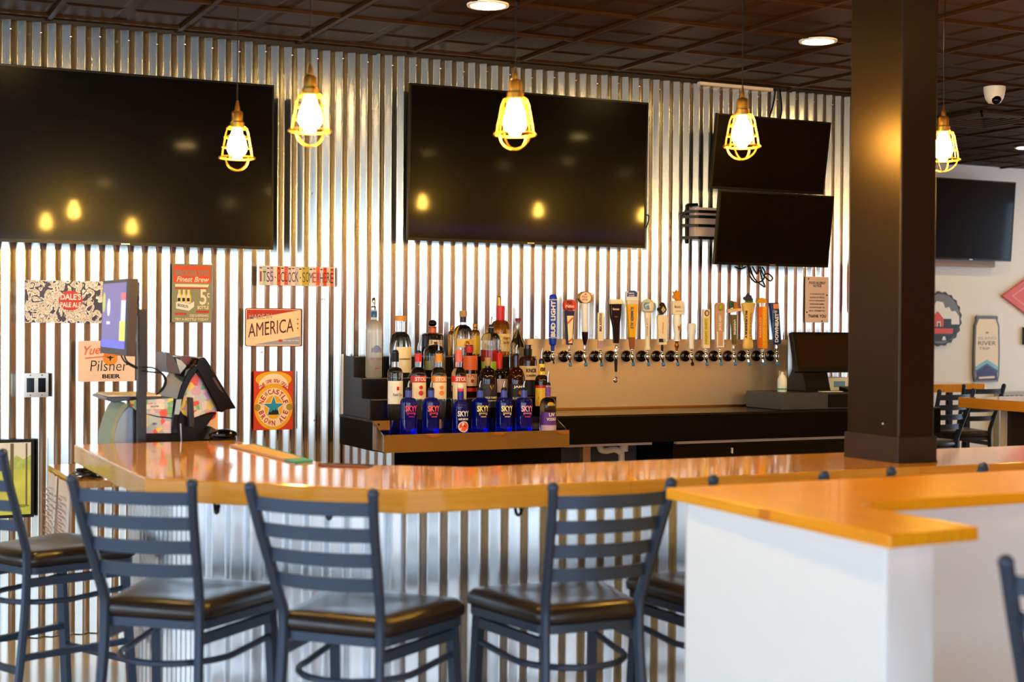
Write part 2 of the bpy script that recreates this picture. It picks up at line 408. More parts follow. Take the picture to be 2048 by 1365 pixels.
prism(bm, [(pa[0]+0.03, pa[1]-0.02), (pb[0]+0.03, pb[1]+0.012), (pc[0]+0.012, pc[1]+0.03), (pd[0], pd[1]+0.03), (pd[0], 4.25), (1.8, 4.25), (1.35, 4.62), (1.35, 5.60)], 0.0, zc, XY)
ob('core', bm, M('bar_back_board', (232,186,120), 0.5), bb, smooth=False)
bm = NB(); r2 = math.sqrt(0.5)
corrugated(bm, pa, pb, 0.004, zc, (-1,0), phase=0.1); corrugated(bm, pb, pc, 0.004, zc, (-r2,-r2), phase=0.3)
kx = (1.60-1.0435)/PER   # photo: a bright ridge starts at X ~ 1.0435 + k*PER
e1 = [700+a_/2.926 for a_ in (335,457,580,703,820,935)]
corrugated(bm, pc, pd, 0.004, zc, (0,-1), phase=(1.60-(at(e1[0], 1100, 4.08).x))/PER-0.25)
ob('corrugated_front', bm, GALVB, bb, ang=80)
def hook(x, y):
    bm = NB(); tube(bm, smoothpts([(x, y, zb-0.002), (x, y-0.005, zb-0.03), (x, y-0.02, zb-0.055), (x, y-0.045, zb-0.05), (x, y-0.05, zb-0.035)], 4), 0.005, 6)
    ball(bm, (x, y-0.05, zb-0.033), 0.008, seg=8); ob('coat_hook', bm, MBLK, bb)
hook(1.39, 4.16); hook(1.95, 4.03); hook(2.47, 4.03); hook(1.12, 4.42)

# steel column standing through the bar
cx0, cx1, cy0, cy1 = 3.309, 3.472, 3.872, 4.152
col = thing('column', 'dark brown steel clad square column rising from the bar top to the ceiling', 'column', (3.4, 4.0, BZ+0.001))
bm = NB(); box(bm, cx0+0.004, cx1-0.004, cy0+0.004, cy1-0.004, BZ+0.001, ZC-0.005); ob('shaft', bm, MCOL, col, smooth=False, bevel=0.006)
bm = NB(); box(bm, cx0-0.003, cx1+0.003, cy0-0.003, cy1+0.003, BZ+0.001, 1.129); ob('base_band', bm, MCOLB, col, smooth=False, bevel=0.003)
bm = NB()
for y in (3.955,): ball(bm, (cx0+0.003, y, 1.168), 0.006, seg=8, sc=(0.5,1,1))
ob('screw', bm, MCHROME, col)
bm = NB(); box(bm, cx0-0.004, cx1+0.004, cy0-0.004, cy1+0.004, 1.0403, 1.046); ob('caulk_line', bm, MCOLB, col, smooth=False)

# ------------------------------------------------------------------ white half wall with wooden ledge
LW = wood('ledge_wood', R(90), (255,166,6), (255,176,12), (225,132,8), 0.32, coat=0.12); LW0 = wood('ledge_wood_along', 0, (255,166,6), (255,176,12), (225,132,8), 0.32, coat=0.12)
hw = thing('half_wall', 'white painted half wall under the honey coloured wooden ledge, beside the stools', 'half wall', (1.98, 2.6, 0))
bm = NB(); pts = [(1.925,2.285),(2.05,2.285),(2.05,2.78),(XE,2.78),(XE,3.02),(1.925,3.02)]
prism(bm, pts, 0.0, 1.071, XY); ob('wall_panel', bm, M('half_wall_paint', (246,248,250), 0.5), hw, smooth=False, bevel=0.004)
lg = thing('wall_ledge', 'honey orange varnished wooden ledge capping the white half wall', 'ledge', (1.98, 2.6, 1.0725))
bm = NB(); inn = [(2.12,2.60)]
L1 = ((1.875,2.215),(2.118,2.235),(2.118,2.61),(1.905,3.08)); L2 = ((2.118,2.61),(2.20,2.66),(XE,2.68),(XE,3.12),(1.905,3.08))
slab(bm, [(L1, 1), (L2, 0)], 1.10, 1.0725); bmesh.ops.remove_doubles(bm, verts=bm.verts, dist=0.0005)
ob('ledge_board', bm, [LW0, LW], lg, smooth=False, bevel=0.004)

# ------------------------------------------------------------------ stools
def make_stool(label, loc, rz, group):
    t = thing('bar_stool', label, 'stool', loc, rz, group); LX = dict(local=True)
    SZ = 0.765
    for s in (-1, 1):
        bm = NB()
        pts = smoothpts([(s*0.178, -0.305, 1.075), (s*0.168, -0.278, 0.98), (s*0.150, -0.215, 0.80), (s*0.143, -0.195, 0.70), (s*0.150, -0.215, 0.45), (s*0.178, -0.285, 0.0)], 5)
        tube(bm, pts, 0.0145, 8, rx=0.95, ry=1.15); ball(bm, (s*0.178, -0.305, 1.075), 0.016, seg=10); ob('back_post', bm, MSTOOL, t, **LX)
        bm = NB(); tube(bm, [(s*0.185, 0.155, 0.688), (s*0.20, 0.20, 0.0)], 0.0135, 4); ob('front_leg', bm, MSTOOL, t, **LX)
    for k, z in enumerate((1.035, 0.966, 0.899, 0.832)):
        w = 0.168-0.022*(1.035-z)/0.2; y = -0.293+(1.035-z)*0.36
        bm = NB(); top = []; n = 12
        rows = []
        for i in range(n+1):
            u = -1+2*i/n; x = u*w; yy = y-0.032*(1-u*u); a = 0.010 if k else 0.006
            z0 = z-0.019; z1 = z+0.017
            rows.append([bm.verts.new(p) for p in ((x,yy-0.004,z0),(x,yy+0.004,z0),(x,yy+0.002,z1),(x,yy-0.006,z1))])
        for a, b in zip(rows, rows[1:]):
            for q in range(4): face(bm, [a[q], b[q], b[(q+1) % 4], a[(q+1) % 4]])
        face(bm, rows[0]); face(bm, rows[-1][::-1]); ob('back_slat', bm, MSTOOL, t, **LX)
    # cushion: rounded trapezoid, domed
    def outline(k):
        p = []
        for (cx, cy, a0) in ((0.185,0.165,0),(-0.185,0.165,90),(-0.125,-0.165,180),(0.125,-0.165,270)):
            r_ = 0.05
            for i in range(7):
                a = R(a0+i*15); p.append((cx+math.cos(a)*r_, cy+math.sin(a)*r_))
        out = []
        for x, y in p:
            y2 = y - (0.035*(1-min(1,abs(x)/0.13)**2) if y < -0.12 else 0)
            out.append((x*k, (y2+0.0)*k))
        return out
    bm = NB(); lv = [(q*0.94, z-0.033) for q, z in ((0.93,0.722),(0.99,0.728),(1.0,0.742),(0.985,0.757),(0.93,0.768),(0.75,0.772),(0.45,0.768),(0.2,0.765))]
    rings = [[bm.verts.new((x, y, z)) for x, y in outline(k)] for k, z in lv]
    n = len(rings[0])
    for a, b in zip(rings, rings[1:]):
        for i in range(n): face(bm, [a[i], a[(i+1) % n], b[(i+1) % n], b[i]])
    face(bm, rings[0][::-1]); face(bm, rings[-1]); ob('seat_cushion', bm, MSEAT, t, ang=60, **LX)
    bm = NB(); o1 = outline(0.90); o2 = outline(0.82)
    rr = [[bm.verts.new((x, y, z)) for x, y in o] for o, z in ((o1,0.665),(o1,0.689),(o2,0.689),(o2,0.665))]
    for q in range(4):
        a, b = rr[q], rr[(q+1) % 4]
        for i in range(n): face(bm, [a[i], a[(i+1) % n], b[(i+1) % n], b[i]])
    ob('seat_frame', bm, MSTOOL, t, **LX)
    bm = NB(); pts = [(-0.186,0.16,0.585)]+[(0.165*math.cos(R(a)), -0.03+0.175*math.sin(R(a)), 0.57) for a in range(180, 361, 15)]+[(0.186,0.16,0.585)]
    tube(bm, smoothpts(pts, 2), 0.0095, 8); ob('ring_brace', bm, MSTOOL, t, **LX)
    for s in (-1, 1):
        bm = NB(); tube(bm, [(s*0.143,-0.195,0.64),(s*0.186,0.158,0.64)], 0.010, 4, ry=1.4); ob('side_rail', bm, MSTOOL, t, **LX); bm = NB(); tube(bm, [(s*0.152,-0.22,0.40),(s*0.192,0.175,0.40)], 0.010, 4); ob('side_rail', bm, MSTOOL, t, **LX)
    bm = NB(); tube(bm, [(-0.193,0.18,0.33),(0.193,0.18,0.33)], 0.0125, 8); ob('foot_rail', bm, MSTOOL, t, **LX)
    bm = NB(); tube(bm, [(-0.155,-0.23,0.36),(0.155,-0.23,0.36)], 0.010, 4); ob('rear_rail', bm, MSTOOL, t, **LX)
    for x, y in ((0.178,-0.286),(-0.178,-0.286),(0.20,0.20),(-0.20,0.20)): ob('foot_glide', lathe(NB(), [(0.017,0.0),(0.017,0.02)], (x,y,0.0), 10), MBLK, t, **LX)
    return t
GS = 'ladder back bar stools along the bar'
ST = [((0.76,5.2,0), R(-64.5), 'ladder back stool by the bar end, nearest the framed landscape picture', GS),
      ((0.975,4.154,0), R(-41.5), 'ladder back stool at the slanted bar corner, closer to the lottery terminal', GS),
      ((1.372,3.752,0), R(-48), 'ladder back stool in front of the bar top corner, second in from the landscape picture', GS),
      ((1.93,3.68,0), R(-1), 'ladder back stool standing right against the white half wall, seat fully in view', GS),
      ((2.455,3.68,0), R(-5), 'ladder back stool mostly hidden behind the half wall, beside the fully visible one', GS),
      ((3.05,3.695,0), R(0), 'ladder back stool behind the half wall, below the steel column', GS),
      ((2.305,2.035,0), R(-53), 'dark stool on the open side of the half wall, cut by the frame edge', GS)]
s0 = make_stool(ST[0][2], ST[0][0], ST[0][1], GS)
for loc, rz, lb, g in ST[1:]: dup(s0, loc, rz, lb, g)
FS = 'stools at the far tables'
dup(s0, (6.864,7.82,0), R(10), 'dark stool between the column and the near far-room table', FS)
dup(s0, (7.78,8.45,0), R(-5), 'dark stool pulled up behind the table with the black base', FS)

# ------------------------------------------------------------------ pendants and ceiling lights
MBULB = M('bulb_glow', (255,200,110), 0.3, emit=(255,202,88), es=320); MCAGE = M('cage_brass', (205,150,60), 0.35, 0.9)
def pendant(x, y, zr, label, first=None):
    if first is not None: 
        return dup(first, (x, y, zr), 0.0, label)
    t = thing('pendant_lamp', label, 'pendant lamp', (0,0,0), 0, 'caged pendant lamps over the bar'); LX = dict(local=True)
    bm = NB(); tube(bm, [(0,0,0.18),(0,0,1.3)], 0.0022, 6); ob('cord', bm, MBLK, t, **LX)
    bm = NB(); lathe(bm, [(0.003,0.205),(0.006,0.19),(0.008,0.182),(0.009,0.168),(0.018,0.164),(0.020,0.158),(0.020,0.13),(0.025,0.125),(0.025,0.106),(0.020,0.104)], seg=16); ob('socket', bm, MBRASS, t, **LX)
    bm = NB(); lathe(bm, [(1e-6,-0.005),(0.012,-0.003),(0.025,0.008),(0.034,0.025),(0.035,0.04),(0.029,0.064),(0.020,0.087),(0.014,0.104),(0.0139,0.106)], seg=20); ob('bulb', bm, MBULB, t, ang=80, **LX)
    cg = NB()
    prof = [(0.026,0.112),(0.036,0.105),(0.043,0.088),(0.049,0.055),(0.055,0.025),(0.058,0.0)]
    for k in range(8):
        a = 2*PI*k/8+0.2; tube(cg, [(r_*math.cos(a), r_*math.sin(a), z) for r_, z in prof], 0.0017, 5)
    for r_, z, w in ((0.037,0.104,0.0018),(0.046,0.072,0.0018),(0.053,0.036,0.0018),(0.063,-0.002,0.0036)):
        tube(cg, [(r_*math.cos(2*PI*i/28), r_*math.sin(2*PI*i/28), z) for i in range(28)], w, 6, closed=True)
    for k in range(2):
        a = PI*k/2+0.5; tube(cg, [(0.058*math.cos(R(q))*math.cos(a), 0.058*math.cos(R(q))*math.sin(a), -0.048*math.sin(R(q))) for q in range(0, 181, 12)], 0.0024, 6)
    ob('cage', cg, MCAGE, t, **LX)
    bm = NB(); lathe(bm, [(0.06,0.81),(0.06,0.83)], seg=20); cano = ob('canopy', bm, MBLK, t, **LX)
    t.location = (x, y, zr); return t
PD = [(474,315,5.2,'caged pendant lamp in front of the widest black television, nearest the lottery terminal'),
      (620,261,4.27,'caged pendant lamp hanging before the bare corrugated strip between two televisions'),
      (1030,268,4.05,'caged pendant lamp hanging over the liquor rack, before the middle television'),
      (1484,292,4.27,'caged pendant lamp hanging before the two stacked televisions'),
      (1886,319,4.38,'caged pendant lamp half hidden by the steel column')]
p0 = None
for i, (px, py, Y, lb) in enumerate(PD):
    P = at(px, py, Y)
    if p0 is None: p0 = pendant(P.x, P.y, P.z, lb)
    else: pendant(P.x, P.y, P.z, lb, p0)
pendant(4.9, 4.33, 2.13, 'caged pendant lamp beyond the column, out of the frame', p0); pendant(5.8, 4.33, 2.13, 'caged pendant lamp farthest along the bar, out of the frame', p0)
# the cords end at the ceiling: one length fits all within a few centimetres, so trim each
for o in list(COL.objects):
    if o.name.startswith('pendant_lamp'):
        for ch in o.children:
            if ch.name.startswith('cord'):
                ch.data = ch.data.copy(); top = ZC-o.location.z
                for v in ch.data.vertices:
                    if v.co.z > 1: v.co.z = top-0.002
            if ch.name.startswith('canopy'):
                ch.data = ch.data.copy()
                for v in ch.data.vertices: v.co.z = v.co.z-0.83+(ZC-o.location.z)-0.006
MDL = M('downlight_lens', (255,240,210), 0.4, emit=(255,211,128), es=95)
dl0 = None; DLS_UNSEEN = [(-0.87,-1.3),(0.92,-1.3),(2.72,-1.3),(4.51,-1.3),(6.3,-1.3),(-0.87,2.3),(0.92,2.3),(2.72,2.3),(4.51,2.3),(6.3,2.3),(8.1,2.3),(-0.87,5.9),(0.92,5.9),(8.1,5.9),(10,4.1),(8.6,8.6),(6.3,-3.1),(8.1,-3.1),(9.9,-3.1),(4.5,-3.1),(8.1,-1.3),(9.9,-1.3),(11.7,-3.1),(10.4,8.6),(10.0,6.6),(11.9,7.6)]  # unseen lights; the last ones are added to brighten entry wall and far room
DLV = [(2.715,5.916,'round recessed ceiling light above the middle television'), (4.507,5.897,'round recessed ceiling light beside the steel column')]
def downlight(x, y, label):
    t = thing('recessed_downlight', label, 'ceiling light', (x, y, ZC-0.008), 0, 'recessed ceiling lights'); LX = dict(local=True)
    bm = NB(); lathe(bm, [(0.095,0.008),(0.093,0.0),(0.078,0.0),(0.076,0.006)], seg=28); ob('trim_ring', bm, MWHITE, t, **LX)
    bm = NB(); lathe(bm, [(1e-6,0.0005),(0.077,0.001),(0.077,0.004)], seg=28); ob('lens', bm, MDL, t, **LX); return t
for x, y, lb in DLV:
    if dl0 is None: dl0 = downlight(x, y, lb)
    else: dup(dl0, (x, y, ZC-0.008), 0, lb)
for x, y in DLS_UNSEEN: dup(dl0, (x, y, ZC-0.008), 0, 'unseen round recessed ceiling light filled in over the room beyond the frame', 'recessed ceiling lights out of frame')
# security camera and ceiling vent
t = thing('security_camera', 'small white dome security camera on the ceiling beyond the column', 'camera', (6.26,6.52,ZC-0.002)); c = (6.26,6.52,0)
bm = NB(); lathe(bm, [(0.062,ZC-0.006),(0.062,ZC-0.03),(0.052,ZC-0.075),(0.035,ZC-0.10),(1e-6,ZC-0.108)], c, 24); ob('housing', bm, MWHITE, t, ang=60)
bm = NB(); ball(bm, (6.245,6.487,ZC-0.088), 0.028, seg=14); ob('lens', bm, MGLOSS, t)
bm = NB(); P = at(1955,203,7.6)
t = thing('ceiling_vent', 'dark square air vent in the ceiling beyond the column', 'vent', (P.x, P.y, ZC-0.01))
vx, vy = 7.15, 7.55
for k in range(5):
    s = 0.28-k*0.05
    for a in ((-s,s,-s,-s+0.012),(-s,s,s-0.012,s),(-s,-s+0.012,-s,s),(s-0.012,s,-s,s)): box(bm, vx+a[0], vx+a[1], vy+a[2], vy+a[3], ZC-0.02+k*0.003, ZC-0.002)
ob('louvre', bm, M('vent_metal', (60,44,34), 0.4), t, smooth=False)
# PART3
t = thing('light_strip', 'long violet light strip on the entry side wall, out of the frame', 'light strip', (8,YF+0.02,2.1)); bm = NB(); box(bm, 3.9, 12.5, YF+0.001, YF+0.03, 2.06, 2.10); ob('tube', bm, M('violet_glow', (150,90,255), 0.4, emit=(150,90,255), es=5), t, smooth=False)
# ------------------------------------------------------------------ televisions
def tv(label, x0, x1, z0, z1, Y, tilt=0.0, arms=True, th=0.05, logo=False, out=0.02, ins=0.009):
    cx = (x0+x1)/2; t = thing('television', label, 'television', (cx, Y, z0)); M4 = Matrix.Translation((0, Y, z0)) @ Matrix.Rotation(tilt, 4, 'X') @ Matrix.Translation((0, -Y, -z0))
    mp = lambda a, b, c: M4 @ Vector((a, b, c))
    bm = NB(); box(bm, x0+ins, x1-ins, Y-0.0005, Y+0.01, z0+ins*1.6, z1-ins, mp=mp); ob('screen', bm, MTV, t, smooth=False)
    bm = NB()
    for a in ((x0,x1,z0,z0+ins*1.6),(x0,x1,z1-ins,z1),(x0,x0+ins,z0+ins*1.6,z1-ins),(x1-ins,x1,z0+ins*1.6,z1-ins)): box(bm, a[0], a[1], Y-0.003, Y+0.02, a[2], a[3], mp=mp)
    ob('bezel', bm, MBEZ, t, smooth=False)
    bm = NB(); box(bm, x0+0.01, x1-0.01, Y+0.02, Y+0.03, z0+0.01, z1-0.01, mp=mp); box(bm, x0+0.12, x1-0.12, Y+0.03, Y+th, z0+0.06, z1-0.2, mp=mp); ob('back_housing', bm, MBLK, t, smooth=False)
    if logo:
        bm = NB(); box(bm, cx-0.02, cx+0.02, Y-0.0042, Y-0.003, z0+0.004, z0+0.009, mp=mp); ob('badge', bm, MSTEEL, t, smooth=False)
    return t, mp
t, mp = tv('largest black television, above the beer signs at the lottery terminal', 0.63, 2.06, 1.857, 2.665, 7.0, logo=True)
bm = NB(); box(bm, 1.1, 1.6, 7.05, 7.165, 2.1, 2.4); ob('wall_mount', bm, MBLK, t, smooth=False)
t, mp = tv('wide black television in the middle, above the liquor bottles', 2.786, 4.21, 1.93, 2.738, 7.05, tilt=R(1.8), logo=True)
bm = NB(); box(bm, 3.25, 3.75, 7.10, 7.165, 2.2, 2.5); ob('wall_mount', bm, MBLK, t, smooth=False)
bm = NB(); P = at(1291,440,7.06); tube(bm, smoothpts([(P.x-0.01,7.06,P.z+0.03),(P.x+0.015,7.05,P.z+0.02),(P.x+0.012,7.06,P.z-0.03),(P.x,7.07,P.z-0.05)],4), 0.004, 6); ob('cable', bm, MBLK, t)
# two smaller stacked televisions on one bracket
t, mp = tv('lower of two small stacked televisions, cables dangling under it', 4.585, 5.375, 1.845, 2.262, 6.92, tilt=R(7), logo=True)
bm = NB()
for (x, z) in ((4.62,2.16),(4.62,2.10)): pass
box(bm, 4.70, 5.2, 7.0, 7.06, 1.98, 2.16)
ob('bracket_plate', bm, MSTEEL, t, smooth=False)
bm = NB()
for k, dz in enumerate((2.15,2.12,2.07,2.0)): tube(bm, [(4.50-0.01*k,7.10,dz),(4.56,7.05,dz),(4.72,7.04,dz)], 0.008, 4)
tube(bm, [(4.53,7.12,2.19),(4.53,7.12,1.97)], 0.008, 4); tube(bm, [(4.48,7.12,2.13),(4.52,7.10,2.15)], 0.009, 6); tube(bm, [(4.53,7.12,2.19),(4.60,7.12,2.195)], 0.008, 4)
ob('bracket_arm', bm, MBLK, t, smooth=False)
bm = NB(); box(bm, 4.545, 4.70, 7.06, 7.15, 2.0, 2.175); ob('bracket_box', bm, M('bracket_grey', (200,180,172), 0.4), t, smooth=False, bevel=0.004)
bm = NB()
for pts in (((1497,534),(1500,553),(1512,565),(1526,560),(1530,545),(1524,534)), ((1500,535),(1508,556),(1520,568),(1530,574),(1524,558),(1520,540)), ((1520,534),(1528,552),(1540,562),(1545,556),(1536,548),(1526,552)), ((1505,534),(1514,548),(1518,536)), ((1470,534),(1480,538),(1492,534))):
    q = [at(a, b, 7.04+0.01*i) for i, (a, b) in enumerate(pts)]; tube(bm, smoothpts(q, 5), 0.0045, 6)
tube(bm, [(4.9,7.10,2.1),(4.93,7.10,1.86),(4.93,7.05,1.80)], 0.005, 6); tube(bm, [(4.86,7.06,2.1),(4.87,7.06,1.84)], 0.005, 6)
ob('hanging_cable', bm, MBLK, t)
t, mp = tv('upper of two small stacked televisions, behind a glowing pendant', 4.56, 5.345, 2.27, 2.69, 6.93, tilt=R(9), th=0.06)
bm = NB(); box(bm, 4.75, 5.1, 6.99, 7.165, 2.36, 2.5); ob('wall_mount', bm, MBLK, t, smooth=False)
t = thing('television_cable', 'two black cables running from the ceiling to the upper stacked television', 'cable', (5.15,7.1,2.6))
bm = NB(); P = at(1555,168,7.1); Q = at(1545,236,7.0); tube(bm, smoothpts([(P.x,7.12,2.90),(P.x-0.03,7.1,2.80),(Q.x-0.02,7.03,2.66)],5), 0.005, 6); ob('cord', bm, MBLK, t)
bm = NB(); Q = at(1562,236,7.0); tube(bm, smoothpts([(P.x+0.03,7.12,2.90),(P.x+0.03,7.1,2.78),(Q.x+0.005,7.03,2.66)],5), 0.006, 6); ob('cord', bm, MBLK, t)
t = thing('ceiling_trim_strip', 'pale bare strip where the corrugated wall meets the ceiling', 'trim', (4.9,7.14,2.89)); bm = NB(); box(bm, 4.62, 5.13, 7.135, 7.165, 2.888, 2.905); ob('strip', bm, MPAPER, t, smooth=False)
t, mp = tv('television hanging on the pale far wall beyond the column', 8.62, 9.545, 2.085, 2.78, 9.72, tilt=R(4), logo=True)
bm = NB(); box(bm, 8.8, 9.2, 9.75, 9.858, 2.3, 2.6); ob('wall_mount', bm, MBLK, t, smooth=False)
bm = NB(); box(bm, 8.7, 9.4, 9.76, 9.80, 2.03, 2.09); ob('sound_bar', bm, M('taupe', (150,125,105), 0.5), t, smooth=False)

# ------------------------------------------------------------------ signs on the corrugated wall
YS = 7.160
mcan = bpy.data.materials.new('can_pile_print'); mcan.use_nodes = True; nt = mcan.node_tree; p = nt.nodes['Principled BSDF']
tc = nt.nodes.new('ShaderNodeTexCoord'); n = nt.nodes.new('ShaderNodeTexNoise'); n.inputs['Scale'].default_value = 24; n.inputs['Detail'].default_value = 2.5; n.inputs['Distortion'].default_value = 1.6
rp = nt.nodes.new('ShaderNodeValToRGB'); e = rp.color_ramp.elements; e[0].position = 0.42; e[0].color = rgb((40,40,80)); e[1].position = 0.46; e[1].color = rgb((250,245,242))
q = e.new(0.53); q.color = rgb((235,225,215)); q = e.new(0.55); q.color = rgb((50,45,75)); q = e.new(0.585); q.color = rgb((245,235,225)); q = e.new(0.68); q.color = rgb((170,155,160))
nt.links.new(tc.outputs['Object'], n.inputs['Vector']); nt.links.new(n.outputs['Fac'], rp.inputs[0]); nt.links.new(rp.outputs[0], p.inputs['Base Color']); p.inputs['Roughness'].default_value = 0.4
s = Sign('beer_sign', 'wide black and white tin sign of jumbled cans with a red oval', 'sign', 0.915, 1.425, 1.490, 1.690, YS, mcan, 0.004)
s.poly('red_oval', MRED, ell(0.405,0.53,0.108,0.235), 1); s.text(MWINK, "DALE'S", 0.405, 0.62, 0.185, 0.15, off=0.03); s.text(MWINK, 'PALE ALE', 0.405, 0.43, 0.185, 0.12, off=0.03); s.done()
s = Sign('beer_sign', 'small upright vintage tin sign, orange top and green six pack below', 'sign', 1.60, 1.797, 1.496, 1.783, YS, M('sage', (140,142,112), 0.45), 0.006)
s.poly('orange_band', M('vermilion',(235,80,25),0.4), [(0.03,0.68),(0.97,0.68),(0.97,0.975),(0.03,0.975)], 1)
s.text(M('grey_print',(150,140,125),0.5), "BROOKLYN'S", 0.51, 0.85, 0.84, 0.11, off=0.03); s.text(MCREAM, 'Finest Brew', 0.52, 0.74, 0.82, 0.09, shear=0.3, d=3)
s.poly('cream_band', MCREAM, [(0.08,0.61),(0.9,0.61),(0.93,0.655),(0.08,0.655)], 1); s.poly('red_rule', MRED, [(0.08,0.575),(0.88,0.575),(0.88,0.597),(0.08,0.597)], 1)
for k in range(3):
    x = 0.17+k*0.115
    for dx, c_ in ((0.03,MYELL),(0,MCREAM)): s.poly('bottles_print', c_, [(x-0.04+dx,0.33),(x+0.05+dx,0.33),(x+0.05+dx,0.45),(x+0.02+dx,0.5),(x+0.02+dx,0.56),(x-0.012+dx,0.56),(x-0.012+dx,0.5),(x-0.04+dx,0.45)], 2 if c_ is MYELL else 3)
    s.poly('bottle_label_print', MINK, [(x-0.03,0.36),(x+0.04,0.36),(x+0.04,0.42),(x-0.03,0.42)], 4)
s.poly('carrier_print', MWINK, [(0.1,0.24),(0.42,0.2),(0.55,0.27),(0.55,0.36),(0.45,0.32),(0.1,0.35)], 5); s.text(MINK, 'BROOKLYN', 0.27, 0.285, 0.26, 0.05, d=6, slope=-0.12)
s.text(MCREAM, '5', 0.78, 0.44, 0.17, 0.27, off=0.02); s.text(MCREAM, 'c', 0.91, 0.47, 0.06, 0.08); s.text(MCREAM, 'A', 0.91, 0.33, 0.05, 0.05); s.text(MCREAM, 'BOTTLE', 0.78, 0.26, 0.28, 0.06, off=0.03)
s.poly('red_rule', MRED, [(0.6,0.17),(0.93,0.17),(0.93,0.205),(0.6,0.205)], 2); s.poly('red_rule', MRED, [(0.08,0.13),(0.36,0.13),(0.36,0.165),(0.08,0.165)], 2)
s.text(MCREAM, 'COLD & REFRESHING', 0.68, 0.12, 0.48, 0.04); s.text(MCREAM, 'TRY A BOTTLE TODAY', 0.5, 0.055, 0.84, 0.045); s.done()
# licence plate sign
s = Sign('licence_plate_sign', 'long sign pieced from coloured licence plate strips reading across', 'sign', 2.035, 2.427, 1.686, 1.784, YS, MPAPER, 0.002)
tx = '1TS5.OCLOCK.SOMEWHERE'; n = len(tx); pal = [(235,215,200),(190,205,180),(225,205,215),(200,190,205),(240,225,215),(215,80,30),(235,205,195),(225,90,80),(205,195,200),(230,215,200),(205,190,215),(225,215,150),(200,175,60),(190,170,70),(225,220,225),(235,200,200),(225,95,25),(215,210,225),(225,70,30),(220,200,190),(225,110,60)]
ink = [(150,60,90),(60,70,60),(70,60,110),(120,60,110),(50,40,60),(110,60,10),(40,30,40),(140,30,40),(60,50,60),(100,50,90),(60,30,30),(50,50,60),(110,90,100),(60,60,20),(60,40,20),(200,60,60),(70,60,140),(110,50,90),(170,20,20),(60,40,40),(60,30,20)]
for i, ch in enumerate(tx):
    x0 = i/n; x1 = (i+1)/n; jy = 0.02*math.sin(i*2.1)
    s.poly('plate_strip', M('plate_%d' % i, pal[i], 0.45), [(x0,0.02+jy),(x1,0.02+jy),(x1,0.98+jy),(x0,0.98+jy)], 1)
    mi_ = M('plate_ink_%d' % i, ink[i], 0.45)
    if ch == '.': s.poly('lettering', mi_, ell((x0+x1)/2, 0.42, 0.008, 0.04, 10), 2)
    else: s.text(mi_, ch, (x0+x1)/2, 0.45+jy, (0.9 if ch not in '1I' else 0.45)/n, 0.52, off=0.0)
    if i % 3 != 1: s.poly('plate_detail', mi_, [(x0+0.006,0.86+jy),(x1-0.008,0.86+jy),(x1-0.008,0.92+jy),(x0+0.006,0.92+jy)], 2)
s.done()
s = Sign('tin_sign', 'cream, red and grey tin sign with slanted dark capitals and three stars', 'sign', 1.965, 2.258, 1.378, 1.571, YS, M('cream_tin', (248,218,180), 0.35), 0.012)
s.poly('rim', M('rim_mauve', (120,50,70), 0.4), [], 1) if False else None
s.poly('red_wedge', M('brick_red', (190,50,30), 0.35), [(0.03,0.70),(0.97,0.96),(0.03,0.96)], 1); s.poly('grey_wedge', M('slate_lilac', (160,160,185), 0.4), [(0.15,0.05),(0.97,0.05),(0.97,0.27)], 1)
s.text(M('grey_print2', (190,165,160), 0.5), 'MADE IN', 0.27, 0.78, 0.40, 0.12, off=0.03, slope=0.12*0.66); s.text(M('maroon_ink', (85,25,45), 0.4), 'AMERICA', 0.455, 0.49, 0.80, 0.36, off=0.0, slope=0.20)
for k in range(3): s.poly('stars', M('brick_red'), [(x/1.5, z) for x, z in star(0.93*1.5, 0.72-k*0.12, 0.035)], 2)
s.poly('oval_emblem', M('brick_red'), ell(0.62,0.155,0.035,0.035), 2); s.text(MWINK, 'the way to live', 0.81, 0.155, 0.28, 0.05, shear=0.2)
W_ = s.L('rim', M('rim_mauve', (120,50,70), 0.4))
o1 = rrect(s.x0, s.x1, s.z0, s.z1, 0.012); o2 = rrect(s.x0+0.004, s.x1-0.004, s.z0+0.004, s.z1-0.004, 0.009)
for i in range(len(o1)):
    j = (i+1) % len(o1); face(W_, [W_.verts.new((o1[i][0],YS-0.0014,o1[i][1])), W_.verts.new((o1[j][0],YS-0.0014,o1[j][1])), W_.verts.new((o2[j][0],YS-0.0014,o2[j][1])), W_.verts.new((o2[i][0],YS-0.0014,o2[i][1]))])
s.done()
s = Sign('beer_sign', 'upright red and yellow beer label sign with a blue star', 'sign', 2.012, 2.215, 0.958, 1.254, YS, M('tin_red', (215,60,25), 0.4), 0.004)
my = M('label_yellow', (240,180,30), 0.35); mcr = M('label_cream', (250,230,205), 0.4); mr2 = M('label_red', (200,40,45), 0.4)
s.poly('yellow_capsule', my, [(0.5+(x-0.5), z) for x, z in ell(0.5,0.385,0.49,0.385)], 1); s.poly('yellow_capsule', my, ell(0.5,0.86,0.46,0.135), 1.2)
s.poly('cream_arch', mcr, arcp(0.5,0.66,0.42,0.30,25,155,20)+arcp(0.5,0.62,0.40,0.17,155,25,20), 2); s.arc(mr2, 'The One and Only', 0.5, 0.60, 0.39, 150, 30, 0.085, 0.052, d=3, ry=0.24)
s.poly('cream_ring', mcr, ell(0.5,0.385,0.41,0.33), 2); s.poly('yellow_disc', my, ell(0.5,0.385,0.235,0.20), 3)
s.arc(mr2, 'NEWCASTLE', 0.5, 0.385, 0.325, 170, 10, 0.13, 0.085, d=3, ry=0.27, off=0.03); s.arc(mr2, 'BROWN ALE', 0.5, 0.385, 0.325, 190, 350, 0.13, 0.085, d=3, inner=True, ry=0.27, off=0.03)
